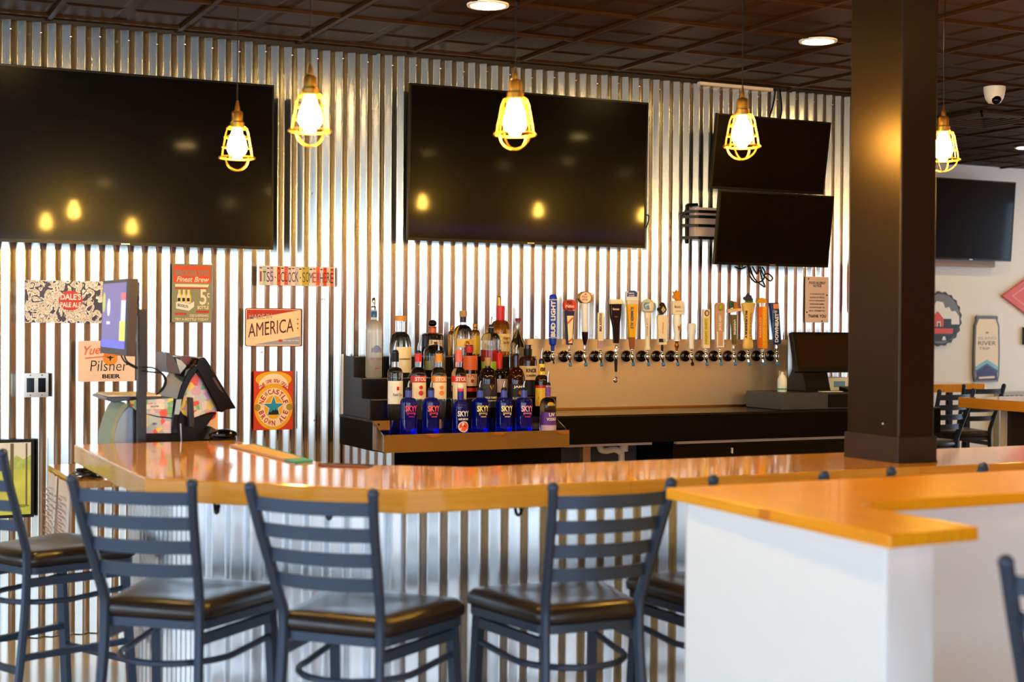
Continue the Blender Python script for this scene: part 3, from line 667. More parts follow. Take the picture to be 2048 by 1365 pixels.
s.poly('star_outline', mcr, [(0.5+(x-0.5), 0.39+(z-0.5)*0.68) for x, z in star(0.5,0.5,0.325)], 4); s.poly('blue_star', M('star_blue', (30,150,200), 0.35), [(x, 0.39+(z-0.5)*0.68) for x, z in star(0.5,0.5,0.27)], 5)
s.poly('skyline', MINK, [(0.38,0.26),(0.62,0.26),(0.62,0.33),(0.57,0.335),(0.55,0.36),(0.53,0.33),(0.48,0.34),(0.45,0.31),(0.38,0.30)], 6)
for x in (0.09,0.91): s.poly('medals', M('olive_gold', (175,140,50), 0.4), ell(x,0.385,0.085,0.06,16), 3)
s.done()
s = Sign('beer_sign', 'pale pink tin sign with orange script behind the lottery monitor', 'sign', 1.157, 1.424, 1.210, 1.405, YS, M('blush_tin', (245,215,200), 0.4), 0.008)
mo = M('script_orange', (230,110,60), 0.4)
s.text(mo, "Yuengling's", 0.53, 0.78, 0.86, 0.30, shear=0.35, off=0.01, slope=0.12); s.poly('flourish', mo, [(0.12,0.56),(0.9,0.66),(0.9,0.68),(0.12,0.59)], 1)
s.poly('eagle_crest', M('crest_gold', (235,150,50), 0.4), ell(0.56,0.58,0.13,0.19), 0.5); s.poly('eagle_print', MINK, [(0.48,0.6),(0.54,0.57),(0.56,0.49),(0.58,0.57),(0.64,0.6),(0.58,0.61),(0.56,0.64),(0.54,0.61)], 3)
s.text(MINK, 'Pilsner', 0.54, 0.39, 0.66, 0.26, off=-0.01, shear=0.1); s.text(MINK, 'BEER', 0.58, 0.13, 0.32, 0.10, off=0.03); s.done()
t = thing('light_switch', 'double light switch with a brushed steel cover plate', 'switch', (0.967,YS,1.14))
bm = NB(); prism(bm, rrect(0.911,1.022,1.139,1.253,0.006), YS, YS+0.006, XZ); ob('cover_plate', bm, MSTEEL, t, bevel=0.001)
for x in (0.94,0.992):
    bm = NB(); box(bm, x-0.017, x+0.017, YS-0.003, YS, 1.163, 1.230); ob('rocker', bm, MGLOSS, t, smooth=False)
bm = NB()
for x in (0.94,0.992):
    for z in (1.149,1.243): ball(bm, (x,YS-0.0005,z), 0.004, seg=8)
ob('screw', bm, MCHROME, t)
# framed landscape
s = Sign('framed_picture', 'black framed picture of a sunny green field with tree trunks', 'picture', 0.46, 0.957, 0.578, 0.944, YS-0.01, M('picture_frame', (22,22,28), 0.35), 0.003, 0.02)
mgr = M('field_green', (232,245,110), 0.5, noise=0.35, nscale=18); s.poly('sky_print', M('hazy_sky', (245,245,235), 0.5), [(0.03,0.55),(0.97,0.55),(0.97,0.96),(0.03,0.96)], 1)
s.poly('field_print', mgr, [(0.03,0.04),(0.97,0.04),(0.97,0.62),(0.6,0.66),(0.03,0.62)], 2); s.poly('hedge_print', M('hedge', (190,215,120), 0.6, noise=0.4, nscale=40), [(0.6,0.62),(0.97,0.62),(0.97,0.8),(0.9,0.74),(0.84,0.80),(0.76,0.72),(0.68,0.74),(0.6,0.68)], 3)
for x, w in ((0.62,0.03),(0.80,0.03),(0.3,0.04),(0.1,0.03),(0.93,0.015)): s.poly('trunk_print', M('trunk', (130,115,85), 0.6), [(x-w/2,0.15),(x+w/2,0.15),(x+w/2,0.95),(x-w/2,0.95)], 4)
for x in (0.69,0.86): s.poly('shade_print', M('shade_green', (150,175,60), 0.6), ell(x,0.15,0.1,0.02), 3)
s.done()
s = Sign('allergy_notice', 'pale printed food allergy notice screwed to the corrugated wall', 'notice', 5.398, 5.570, 1.524, 1.800, YS, M('pink_acrylic', (240,212,200), 0.3), 0.003)
s.text(MINK, 'FOOD ALLERGY', 0.5, 0.865, 0.72, 0.055, off=0.02); s.text(MINK, 'NOTICE', 0.5, 0.80, 0.36, 0.055, off=0.02)
for i, l in enumerate(('IF YOU HAVE A FOOD','ALLERGY OR SPECIAL','DIETARY REQUIREMENT','PLEASE INFORM A MEMBER','OF STAFF OR ASK FOR','MORE INFORMATION')): s.text(MINK, l, 0.5, 0.62-i*0.073, 0.62+0.03*(i % 3), 0.032, off=0.01)
s.text(MINK, 'THANK YOU', 0.5, 0.14, 0.78, 0.07, off=0.03)
for x, z in ((0.12,0.95),(0.92,0.6),(0.06,0.22),(0.72,0.03)): s.poly('screw_heads', MINK, ell(x,z,0.03,0.018,10), 2)
s.done()
t = thing('fire_extinguisher', 'red fire extinguisher on the corrugated wall, partly behind the column', 'fire extinguisher', (5.72,7.09,1.58)); c = (5.73,7.09,0)
bm = NB(); lathe(bm, [(0.045,1.588),(0.05,1.6),(0.05,1.86),(0.04,1.885),(0.018,1.895)], c, 20); ob('cylinder', bm, M('extinguisher_red', (225,55,25), 0.3), t)
bm = NB(); lathe(bm, [(0.015,1.893),(0.015,1.915)], c, 12); tube(bm, [(5.70,7.09,1.918),(5.77,7.06,1.925)], 0.006, 6); ob('valve', bm, MSTEEL, t)
bm = NB(); tube(bm, smoothpts([(5.70,7.09,1.905),(5.672,7.08,1.88),(5.668,7.08,1.75),(5.675,7.08,1.62)],4), 0.007, 6); ob('hose', bm, M('extinguisher_red'), t)

# ------------------------------------------------------------------ back counter and what is below it
KZ = 1.03; YC = 6.65
t = thing('back_counter', 'long black back counter running under the beer taps', 'counter', (4.2,6.9,0)); bm = NB()
box(bm, 2.46, 6.0, YC, 7.155, KZ-0.012, KZ); ob('counter_surface', bm, M('counter_black_top', (14,10,9), 0.25), t, smooth=False, bevel=0.002)
bm = NB(); box(bm, 2.462, 6.0, YC+0.004, 7.15, KZ-0.15, KZ-0.012); ob('fascia', bm, M('counter_black', (9,5,4), 0.6, spec=0.1), t, smooth=False)
bm = NB(); box(bm, 2.7, 3.52, 6.72, 7.1, 0, KZ-0.15); ob('cabinet_body', bm, M('counter_black'), t, smooth=False)
t = thing('drip_splash_panel', 'brushed steel backsplash panel behind the beer tap row', 'panel', (4.4,7.13,KZ)); bm = NB(); box(bm, 3.52, 5.24, 7.125, 7.16, KZ+0.001, 1.42); ob('steel_sheet', bm, M('splash_steel', (226,210,188), 0.40, 0.85), t, smooth=False)
bm = NB(); box(bm, 3.52, 5.24, 7.118, 7.125, KZ+0.001, KZ+0.012); ob('bottom_channel', bm, MBRASS, t, smooth=False)
t = thing('undercounter_cooler', 'black undercounter cooler with a pale top edge beneath the beer taps', 'cooler', (4.8,6.9,0))
bm = NB(); box(bm, 4.20, 5.40, 6.72, 7.12, 0.0, 0.868); ob('body', bm, MGLOSS, t, smooth=False); bm = NB(); box(bm, 4.205, 5.36, 6.69, 6.72, 0.862, 0.876); ob('top_edge', bm, M('pale_trim', (205,195,190), 0.4), t, smooth=False)
bm = NB(); box(bm, 4.57, 4.574, 6.70, 6.715, 0.80, 0.83); ob('door_gap', bm, MWHITE, t, smooth=False)
t = thing('shelf_rail', 'pale metal rail under the counter, above the white drain pipe', 'rail', (3.8,6.7,0.87)); bm = NB(); box(bm, 3.53, 4.05, 6.69, 6.72, 0.864, 0.878); ob('rail', bm, M('pale_trim'), t, smooth=False)
t = thing('counter_back_panel', 'blue grey panel seen beneath the counter behind the drain pipe', 'panel', (3.8,7.13,0)); bm = NB(); box(bm, 3.53, 4.19, 7.09, 7.12, 0.0, 0.86); ob('panel', bm, M('blue_grey', (78,92,110), 0.5), t, smooth=False)
t = thing('wooden_stud', 'raw timber stud beneath the counter next to the drain pipe', 'post', (3.8,6.95,0)); bm = NB(); P = at(1181,905,6.9); box(bm, P.x-0.045, P.x+0.0, 6.90, 6.94, 0.0, 0.862); ob('post', bm, M('raw_pine', (200,160,110), 0.6), t, smooth=False)
t = thing('drain_pipe', 'white plastic drain pipe with a trap beneath the counter', 'pipe', (3.93,6.9,0)); bm = NB()
tube(bm, smoothpts([at(1199,880,6.9), at(1201,898,6.9), at(1212,902,6.9), at(1228,899,6.9), at(1240,905,6.9), at(1243,925,6.9), (at(1243,925,6.9).x,6.9,0.3), (at(1243,925,6.9).x,6.9,0.02)], 5), 0.018, 12); ob('pipe', bm, MWHITE, t)
bm = NB(); P = at(1247,896,6.9); lathe(bm, [(0.026,P.z-0.02),(0.026,P.z+0.02)], (P.x,6.9,0), 14); ob('coupling', bm, MWHITE, t)
t = thing('galvanised_kick_panel', 'ribbed galvanised panel under the counter end, beside the menus', 'panel', (2.5,6.9,0)); bm = NB()
corrugated(bm, (2.47,7.12), (2.60,6.72), 0.003, KZ-0.152, (-1,-0.2), amp=0.004, phase=0); ob('sheet', bm, GALVB, t, ang=80)
# ------------------------------------------------------------------ liquor rack
t = thing('liquor_rack', 'black stepped liquor display rack standing on the back counter', 'rack', (3.0,6.9,KZ+0.001)); ms = M('rack_black', (9,7,8), 0.3, spec=0.4)
TR = [(6.74,1.125),(6.86,1.225),(6.98,1.33)]
bm = NB()
for y, z in TR: box(bm, 2.478, 3.50, y, 7.115, (KZ+0.001 if z < 1.13 else z-0.105), z)
ob('stepped_body', bm, ms, t, smooth=False)
bm = NB(); prism(bm, [(6.737,KZ+0.001),(7.118,KZ+0.001),(7.118,1.332),(6.977,1.332),(6.977,1.227),(6.857,1.227),(6.857,1.127),(6.737,1.127)], 2.472, 2.4775, YZ); ob('side_panel', bm, M('rack_side', (40,44,56), 0.4), t, smooth=False)
bm = NB()
for y, z in TR: box(bm, 2.478, 3.50, y-0.002, y, z-0.003, z+0.001)
ob('step_edge', bm, M('edge_grey', (110,100,95), 0.4), t, smooth=False)
bm = NB(); box(bm, 2.462, 2.470, 7.12, 7.135, KZ+0.002, 1.34); t2 = thing('steel_corner_strip', 'bright vertical metal strip beside the liquor rack', 'trim', (2.466,7.13,KZ)); ob('strip', bm, MWHITE, t2, smooth=False)
# speed rail hung on the counter front
SRX0, SRX1, SRY, SRZ0, SRZ1 = 2.455, 3.445, 6.49, 0.885, 0.970
t = thing('speed_rail', 'polished steel speed rail hanging on the counter, holding the front bottles', 'rail', (2.95,6.57,SRZ0)); bm = NB()
box(bm, SRX0, SRX1, YC-0.006, YC-0.002, SRZ0, KZ-0.002); box(bm, SRX0, SRX1, SRY, YC-0.006, SRZ0, SRZ0+0.004); ob('trough', bm, MPOL, t, smooth=False)
bm = NB(); k = 24
rowv = []
for i in range(k+1):
    x = SRX0+(SRX1-SRX0)*i/k; row = []
    for j in range(5):
        z = SRZ0+(SRZ1-SRZ0)*j/4; row.append(bm.verts.new((x, SRY+0.0025*math.sin(i*0.75)*math.sin(PI*j/4), z)))
    rowv.append(row)
for a, b in zip(rowv, rowv[1:]):
    for j in range(4): face(bm, [a[j], b[j], b[j+1], a[j+1]])
box(bm, SRX0, SRX1, SRY, SRY+0.003, SRZ1-0.002, SRZ1+0.001); ob('front_lip', bm, MPOL, t, ang=60)
for x in (SRX0, SRX1-0.003):
    bm = NB(); prism(bm, [(SRY,SRZ0),(YC-0.004,SRZ0),(YC-0.004,KZ-0.003),(SRY+0.02,SRZ1),(SRY,SRZ1)], x, x+0.003, YZ); ob('end_plate', bm, MPOL, t, smooth=False)
bm = NB(); ball(bm, (SRX0+0.03,YC-0.007,1.01), 0.006, seg=8); ball(bm, (SRX1-0.03,YC-0.007,1.01), 0.006, seg=8); ob('screw', bm, MINK, t)

# ------------------------------------------------------------------ bottles
MB_ = {'clear': MGLASS, 'blue': MBLUEG, 'frost': M('frosted_glass', (235,232,225), 0.35, trans=0.75), 'amber': M('amber_glass', (190,80,15), 0.03, trans=0.9),
       'dark': M('dark_glass', (28,14,10), 0.06, trans=0.2), 'brown': M('brown_glass', (70,25,8), 0.05, trans=0.6), 'gold': M('golden_spirit', (235,170,70), 0.03, trans=0.95)}
def bottle(label, cx, Y, zb_, w, body, neck, top, nf=0.32, glass='clear', cap=None, pourer=None, fillc=None, bands=(), prints=(), group='liquor bottles on the stepped rack', shoulder='round', taper=0.0, ball_cap=None):
    """cx,w,body,neck,top: photo pixels giving the real width and heights at this bottle's row Y"""
    P = at(cx, 800, Y); k = ppm(P); x = P.x; r_ = w/2/k
    Z = lambda py: at(cx, py, Y).z
    zbody, zneck, ztop = Z(body), Z(neck), Z(top); rn = r_*nf
    t = thing('liquor_bottle', label, 'bottle', (x, Y, zb_), group=group)
    prof = [(r_*0.9, zb_), (r_, zb_+0.006)]
    def rad(z):
        if z <= zbody: return r_*(1-taper*(z-zb_)/max(0.01, zbody-zb_))
        return r_
    prof.append((r_*(1-taper*0.5), (zb_+zbody)/2)); rb = r_*(1-taper); prof.append((rb, zbody))
    n = 7
    for i in range(1, n+1):
        u = i/n
        if shoulder == 'round': rr = rn+(rb-rn)*math.sqrt(max(0, 1-u*u)) if u < 1 else rn
        elif shoulder == 'slope': rr = rb+(rn-rb)*(u*u*(3-2*u))
        else: rr = rb+(rn-rb)*u
        prof.append((max(rr, rn), zbody+(zneck-zbody)*u))
    prof += [(rn, ztop-0.004), (rn*1.1, ztop-0.003), (rn*1.1, ztop)]
    ob('glass_body', lathe(NB(), prof, (x, Y, 0), 24), MB_[glass], t, ang=50)
    if fillc:
        z1 = Z(fillc[1]); ob('spirit', lathe(NB(), [(r_*0.88, zb_+0.006), (r_*0.9, z1), (1e-6, z1)], (x, Y, 0), 24), fillc[0], t)
    if cap: 
        cm, a, b, q = cap; ob('cap', lathe(NB(), [(rn*q, Z(b)), (rn*q*1.02, Z(a)-0.002), (rn*q*0.9, Z(a)), (1e-6, Z(a)+0.0005)], (x, Y, 0), 18), cm, t, ang=50)
    if ball_cap:
        cm, pc, q = ball_cap; bm = NB(); ball(bm, (x, Y, Z(pc)), q/k, seg=16, sc=(1,1,0.8)); ob('stopper', bm, cm, t)
    if pourer:
        bm = NB(); z0 = ztop; lathe(bm, [(rn*0.95, z0-0.002), (rn*0.95, z0+0.008), (0.006, z0+0.012)], (x, Y, 0), 12, 0)
        tube(bm, smoothpts([(x, Y, z0+0.008), (x, Y, z0+(Z(pourer)-z0)*0.6), (x+0.004, Y-0.004, Z(pourer))], 3), [0.0045]*3+[0.004]*3+[0.0028], 8, 1); ob('pourer', bm, [MBLK, MSTEEL], t)
    def cyl(rr): return lambda a, b, c: Vector((x+(rr+0.0006+c*0.0004)*math.sin(a/rr), Y-(rr+0.0006+c*0.0004)*math.cos(a/rr), b))
    for bi, (mat, y0, y1, half) in enumerate(bands):
        z0, z1 = Z(y1), Z(y0); zz = (z0+z1)/2
        if zz > zneck: rr = rn*1.02
        elif zz > zbody: rr = None
        else: rr = rad(zz)
        bm = NB(); mpf = cyl((rr or (rb+rn)/2)); m_ = 16; ra = (rr or (rb+rn)/2)
        if rr is None: mpf = cyl(rb)
        vs = []
        for i in range(m_+1):
            a = R(-half+2*half*i/m_)*ra; vs.append([bm.verts.new(mpf(a, z, 0.5+bi)) for z in (z0, z1)])
        for p_, q_ in zip(vs, vs[1:]): face(bm, [p_[0], q_[0], q_[1], p_[1]])
        ob('label', bm, mat, t)
    by = {}
    for (mat, st, py, hpx, wf) in prints:
        zc_ = Z(py); rr = rn*1.02 if zc_ > zneck else rad(zc_)
        bm = by.setdefault(mat.name, (NB(), mat))[0]
        if st == 'disc':
            flat(bm, ell(0, zc_, hpx/2/k, hpx/2/k, 20), 6, cyl(rr))
        elif st == 'rect':
            flat(bm, [(-wf*rr, zc_-hpx/2/k), (wf*rr, zc_-hpx/2/k), (wf*rr, zc_+hpx/2/k), (-wf*rr, zc_+hpx/2/k)], 5, cyl(rr))
        else: text(bm, st, 0, zc_, wf*2*rr, hpx/k, cyl(rr), 8, off=0.03)
    for bm, mat in by.values(): ob('label_print', bm, mat, t, smooth=False)
    return t
RF = SRZ0+0.005; YR = 6.575
GF = 'bottles in the steel speed rail'
mpk = M('hot_pink', (235,60,90), 0.4); mor = M('bright_orange', (250,100,40), 0.4); mly = M('lemon', (245,225,90), 0.4); mlc = M('pale_lemon', (240,225,150), 0.4); mlp = M('pale_pink', (245,170,200), 0.4)
mneck = M('neck_foil_blue', (70,85,190), 0.35)
for cx, m1, m2, w, lb in ((817,mpk,M('magenta',(200,40,150),0.4),'a','pink red'), (862,mor,mor,'b','orange'), (960,mly,mly,'c','bright yellow'), (1008,mlc,MCREAM,'d','pale cream yellow'), (1048,mlp,mpk,'e','pale pink')):
    bottle('cobalt blue vodka bottle in the speed rail with %s lettering' % lb, cx, YR, RF, 34, 806, 795, 780, 0.36, 'blue', bands=((mneck,781,795,180),),
           pourer=762, prints=((m1,'SKYY',817,12,0.72),(m2,'rect',829,1.6,0.5),(m1,'INFUSIONS',826,2.5,0.5),(m2,'VODKA',833,2.2,0.35)), group=GF)
bottle('cobalt blue infused vodka bottle with a grapefruit slice on its label', 921, YR, RF, 33, 815, 800, 776, 0.36, 'blue', bands=((M('neck_deep_blue',(25,30,150),0.3),784,800,180),(M('cap_pink',(235,60,90)),778,783,180)), cap=(MWINK,768,778,1.1),
       prints=((MWINK,'SKYY',827,11,0.72),(MWINK,'INFUSIONS',838,4,0.6),(MWINK,'disc',853,22,1),(M('grapefruit',(245,90,60),0.4),'disc',853,18,1)), group=GF)
# put the fruit disc above its white rind
bottle('short clear bottle with a purple label at the end of the speed rail', 1096, YR, RF, 33, 812, 795, 770, 0.3, 'clear', bands=((MPURP,824,850,80),(M('lilac',(205,180,215),0.4),850,862,80),(M('neck_purple',(110,70,170),0.4),775,793,180)), pourer=742,
       prints=((MWINK,'UV',829,7,0.35),(MWINK,'VODKA',838,6,0.6)), group=GF)
G2 = 'bottles standing on the counter deck'
y2 = 6.692; kz = KZ+0.001
bottle('clear bottle with a plain white label and red crest', 790, y2, kz, 31, 748, 735, 705, 0.42, 'clear', bands=((MWINK,762,808,85),(MBLK,706,724,180)), pourer=682, prints=((MRED,'rect',777,7,0.16),(M('grey_ink',(150,140,150),0.5),'Ketel One',789,6,0.6)), group=G2)
for cx, m1, m2, lb in ((836,M('stoli_red',(225,45,35),0.35),M('berry',(205,60,60),0.4),'red'),(877,M('stoli_orange',(245,150,30),0.35),M('peach',(245,150,70),0.4),'orange')):
    bottle('clear flavoured vodka bottle with %s neck and banner label' % lb, cx, y2, kz, 31, 752, 735, 706, 0.4, 'clear', bands=((m1,752,764,85),(MCREAM,765,798,70),(m1,708,724,180)), pourer=684,
           prints=((MWINK,'STOLI',758,8,0.75),(m2,'disc',775,8,1),(m2,'disc',786,10,1)), group=G2)
bottle('clear vodka bottle with red banner and yellow green patch', 917, y2, kz, 31, 752, 735, 706, 0.4, 'clear', bands=((M('stoli_red'),752,764,85),(MCREAM,765,798,70),(M('salmon',(235,110,100),0.4),708,724,180)), cap=(M('salmon'),700,708,1.15), prints=((MWINK,'STOLI',758,8,0.75),(M('lime',(190,200,50),0.4),'rect',793,8,0.35)), group=G2)
Y3 = 6.80; z3 = 1.126
bottle('orange capped whisky bottle with a cream and brown label', 938, Y3, z3, 32, 745, 715, 690, 0.42, 'brown', cap=(M('cap_red',(190,30,25),0.35),692,706,1.2), bands=((M('label_tan',(235,200,150),0.4),748,772,85),(MRED,776,783,85),(M('cinnamon',(225,100,35),0.4),712,740,100)), prints=((MRED,'1792',752,6,0.5),(MRED,'disc',762,7,1)), group='bottles on the lowest rack step')
bottle('black whiskey bottle with thin pale script on a dark label', 975, y2, kz, 38, 762, 735, 720, 0.3, 'dark', cap=(M('cork',(170,135,90),0.6),715,732,1.1), bands=((M('charcoal_label',(45,38,40),0.4),768,815,70),), prints=((MWINK,'WILD TURKEY',795,4,0.7),(MWINK,'LONGBRANCH',801,2.5,0.6),(MGOLD,'V',775,9,0.22)), group=G2)
bottle('red necked bottle behind the cobalt vodkas', 998, Y3, z3, 30, 752, 740, 705, 0.36, 'dark', cap=(MRED,706,738,1.15), bands=((M('pink_label',(235,200,190),0.4),758,785,75),(MWINK,714,724,180)), group='bottles on the lowest rack step')
bottle('dark whiskey bottle with an arched black label', 1032, y2, kz, 36, 766, 735, 712, 0.34, 'brown', bands=((MINK,768,802,85),), pourer=690, prints=((MWINK,'JAMES',774,6,0.7),(MWINK,'BLACK BARREL',796,4.5,0.8),(MBRASS,'disc',785,8,1)), group=G2)
bottle('square shouldered bourbon bottle with a tan label and black band', 1055, Y3, z3, 36, 722, 712, 690, 0.38, 'brown', cap=(MBLK,698,712,1.2), bands=((M('label_tan'),732,760,90),(MINK,762,790,90)), prints=((MINK,'KNOB',741,8,0.6),(MINK,'CREEK',751,4,0.6)), group='bottles on the lowest rack step')
bottle('dark bottle with a yellow neck and yellow label', 1083, y2, kz, 28, 765, 750, 722, 0.4, 'dark', bands=((MYELL,728,750,180),(M('label_yellow2',(240,200,60),0.4),775,812,85),(M('cap_red'),771,776,85)), pourer=697, prints=((MINK,'88',739,8,0.9),(M('plum',(120,40,70),0.4),'rect',795,5,0.9)), group=G2)
Y4 = 6.918; z4 = 1.226
bottle('tall frosted vodka bottle with a blue mountain print', 747, Y4, z4, 33, 665, 640, 620, 0.32, 'frost', cap=(M('foil_blue',(25,90,150),0.3),623,635,1.15), bands=(), pourer=None, prints=((M('mountain_blue',(120,135,200),0.5),'disc',698,14,1),(M('mountain_blue'),'rect',701,9,0.62),(M('mauve',(170,130,150),0.5),'GREY GOOSE',718,5,0.8),(MRED,'rect',737,2,0.2)), group='bottles on the second rack step')
P = at(747,620,Y4); bm = NB(); lathe(bm, [(0.014,P.z),(0.014,P.z+0.012),(0.009,P.z+0.018),(0.010,P.z+0.05),(0.006,P.z+0.062),(0.0045,P.z+0.062)], (P.x,Y4,0), 12)
o = ob('pourer', bm, MPOL, None); o.parent = bpy.data.objects['liquor_bottle.%03d' % (len([q for q in bpy.data.objects if q.name.startswith('liquor_bottle')])-1)]; o.matrix_parent_inverse = PM[o.parent.name].inverted()
bottle('round globe shaped clear bottle with an orange topped stopper', 800, Y4, z4, 45, 700, 664, 643, 0.40, 'clear', cap=(M('cork_orange',(225,150,60),0.5),632,642,1.25), bands=((MCREAM,694,745,55),), prints=((MINK,'TE',678,6,0.3),(MINK,'CASAMIGOS',718,3,0.6)), group='bottles on the second rack step', shoulder='round')
bottle('clear rounded flask with a dark green tinted label', 868, Y4, z4, 44, 708, 690, 680, 0.3, 'clear', bands=((M('olive_label',(120,120,50),0.4),722,740,80),(M('dim_label',(120,115,115),0.4),712,738,40)), cap=(MCHROME,684,694,1.0), group='bottles on the second rack step')
bottle('clear bottle with a corked top and gold stickers', 925, Y4, z4, 40, 676, 650, 628, 0.30, 'clear', cap=(M('cork'),622,634,1.25), bands=((M('black_foil',(35,30,28),0.4),634,645,180),(M('gold_label',(230,185,90),0.4),678,695,60),(M('vermilion'),722,750,70)), prints=((MBRASS,'disc',688,12,1),(MINK,'DON',660,5,0.5)), group='bottles on the second rack step')
bottle('half full bourbon bottle with a lime green strip', 981, Y4, z4, 40, 682, 665, 654, 0.26, 'clear', bands=((MBLK,656,665,180),(M('lime2',(165,200,50),0.4),723,742,90),(M('bourbon_red',(150,35,20),0.2),700,722,180)), pourer=634, fillc=(M('bourbon',(190,60,15),0.05,trans=0.6),700), group='bottles on the second rack step')
bottle('tall clear conical bottle with a small maroon cap', 1035, Y4, z4, 34, 700, 655, 640, 0.24, 'clear', cap=(M('maroon',(110,25,35),0.4),637,643,1.45), bands=(), shoulder='slope', prints=((M('smoke_label',(110,95,75),0.5),'rect',706,22,0.30),), group='bottles on the second rack step')
Y5 = 7.045; z5 = 1.331
bottle('dark brown squared tequila bottle with a black knob stopper', 864, Y5, z5, 44, 672, 666, 655, 0.34, 'dark', bands=((M('copper',(215,100,55),0.4),653,666,180),(M('label_tan'),680,702,40)), ball_cap=(MGLOSS,647,8.5), group='bottles on the top rack step')
bottle('red wax topped bourbon bottle with a cream label', 1000, Y5, z5, 42, 664, 640, 612, 0.32, 'gold', cap=(MRED,612,648,1.25), bands=((M('parchment',(240,210,150),0.4),668,703,85),), prints=((MBRASS,'Makers',676,6,0.6),(MBRASS,'Mark',685,6,0.45)), group='bottles on the top rack step')
P = at(1000,612,Y5); bm = NB(); lathe(bm, [(0.011,P.z),(0.009,P.z+0.02),(0.010,P.z+0.045),(0.005,P.z+0.05)], (P.x-0.004,Y5,0), 12)
o = ob('pourer', bm, MBRASS, None); o.parent = bpy.data.objects['liquor_bottle.%03d' % (len([q for q in bpy.data.objects if q.name.startswith('liquor_bottle')])-1)]; o.matrix_parent_inverse = PM[o.parent.name].inverted()
bottle('slim amber bottle glimpsed behind the corked clear bottle', 902, Y5, z5, 14, 672, 662, 655, 0.4, 'gold', cap=(MGOLD,652,658,1.1), group='bottles on the top rack step')
bottle('yellow liqueur bottle standing behind the corked clear bottle', 949, Y5, z5, 20, 668, 660, 652, 0.4, 'gold', bands=((MYELL,672,708,85),), cap=(MBRASS,648,654,1.1), group='bottles on the top rack step')
# ------------------------------------------------------------------ beer taps
def TP(Y): return lambda a, b, c: at(a, b, Y)+Vector((0, c, 0))
def plathe(bm, cx, Y, prof, seg=18, mi=0, sy=1.0):
    P = at(cx, 700, Y); k = ppm(P)
    rings = [(hw/k, at(cx, py, Y).z) for hw, py in prof]
    b2 = lathe(bm, rings, (P.x, Y, 0), seg, mi, mat=Matrix.Diagonal((1, sy, 1))); return b2
YT = 7.055
GT = 'beer taps along the steel backsplash'
def tap(label, cx, hx, cap='blue', stout=False):
    P = at(cx, 713.5-0.0055*(cx-1095), 7.11); x = P.x; zc_ = 1.325
    t = thing('beer_tap', label, 'beer tap', (x, 7.12, zc_), group=GT)
    bm = NB(); lathe(bm, [(0.032,7.1248),(0.032,7.112),(0.024,7.107),(0.014,7.105),(0.012,7.09),(1e-6,7.09)], (x,0,zc_), 20, ax='y'); ob('flange', bm, M('dark_chrome', (70,62,58), 0.12, 1.0), t, ang=40)
    bm = NB(); lathe(bm, [(0.0085,7.10),(0.0085,7.07),(0.012,7.068),(0.012,7.062)], (x,0,zc_), 12, ax='y'); ob('shank', bm, MCHROME, t)
    bm = NB(); lathe(bm, [(0.007,zc_-0.022),(0.012,zc_-0.016),(0.013,zc_+0.006),(0.010,zc_+0.014),(0.0065,zc_+0.02),(0.009,zc_+0.024),(0.009,zc_+0.030),(0.005,zc_+0.036)], (x,YT,0), 14); ob('faucet_body', bm, MCHROME, t, ang=50)
    bm = NB()
    if stout:
        tube(bm, [(x,YT,zc_-0.018),(x,YT-0.002,zc_-0.085)], [0.010,0.007], 10); ob('spout', bm, MBLK, t)
        bm = NB(); lathe(bm, [(0.012,zc_+0.03),(0.012,zc_+0.045),(0.008,zc_+0.062)], (x,YT,0), 12); ob('collar', bm, MCHROME, t)
    else:
        tube(bm, [(x,YT,zc_-0.014),(x,YT-0.012,zc_-0.040)], 0.0062, 8); ob('spout', bm, MCHROME, t)
        if cap:
            bm = NB(); tube(bm, [(x,YT-0.011,zc_-0.036),(x,YT-0.017,zc_-0.052)], [0.0095,0.0088], 12); ob('spout_plug', bm, M('plug_blue', (40,130,205), 0.35) if cap == 'blue' else MBLK, t)
    return t
def H(t, mat, fn, name='tap_handle', **k):
    bm = NB(); fn(bm); return ob(name, bm, mat, t, **k)
T_ = TP(YT)
def neckrod(t, hx, py0, py1=702, mat=None, hw=2.2): H(t, mat or MCHROME, lambda b: plathe(b, hx, YT, [(hw,py1),(hw*1.3,(py0+py1)/2),(hw,py0)], 10), 'handle_ferrule')
ttl = [(1096,'beer tap with a royal blue cylinder handle lettered in white'), (1129,'beer tap with a navy tapered handle and round red crest'), (1160,'beer tap with a white column handle topped by a round badge'),
 (1191,'beer tap with a slim white paddle handle on a mauve stem'), (1222,'beer tap with a black curved handle under a cream top, long black spout'), (1254,'beer tap with a yellow pint glass handle and blue crest'),
 (1284.6,'beer tap with an ivory handle and ball top bearing blue moons'), (1314,'beer tap with a pale handle topped by a dark diamond ornament'), (1343,'beer tap with a white handle topped by a gold lion'), (1372,'beer tap with a short plain white bulb handle'),
 (1401,'beer tap with a cream rectangular handle and coffee coloured oval'), (1429,'beer tap with a clear tan handle, green hop and white frame'), (1457,'beer tap with a green and brown handle crossed by a banner'),
 (1485,'beer tap with a straw yellow flared handle heaped with berries'), (1514,'beer tap with an orange two tone handle topped by a fruit slice'), (1542,'beer tap with a tilted navy can handle lettered in white, end of the row')]
TT = []
for i, (cx, lb) in enumerate(ttl):
    hx0 = at(cx, 713, 7.11).x
    TT.append(tap(lb, cx, 0, cap=None if i == 0 else ('black' if i == 9 else 'blue'), stout=(i == 4)))
def hxp(i):   # photo x of the faucet axis
    x = at(ttl[i][0], 713, 7.11).x; d = Vector((x, YT, 1.33))-CP; return 1024+F*d.dot(RT)/d.dot(FW)
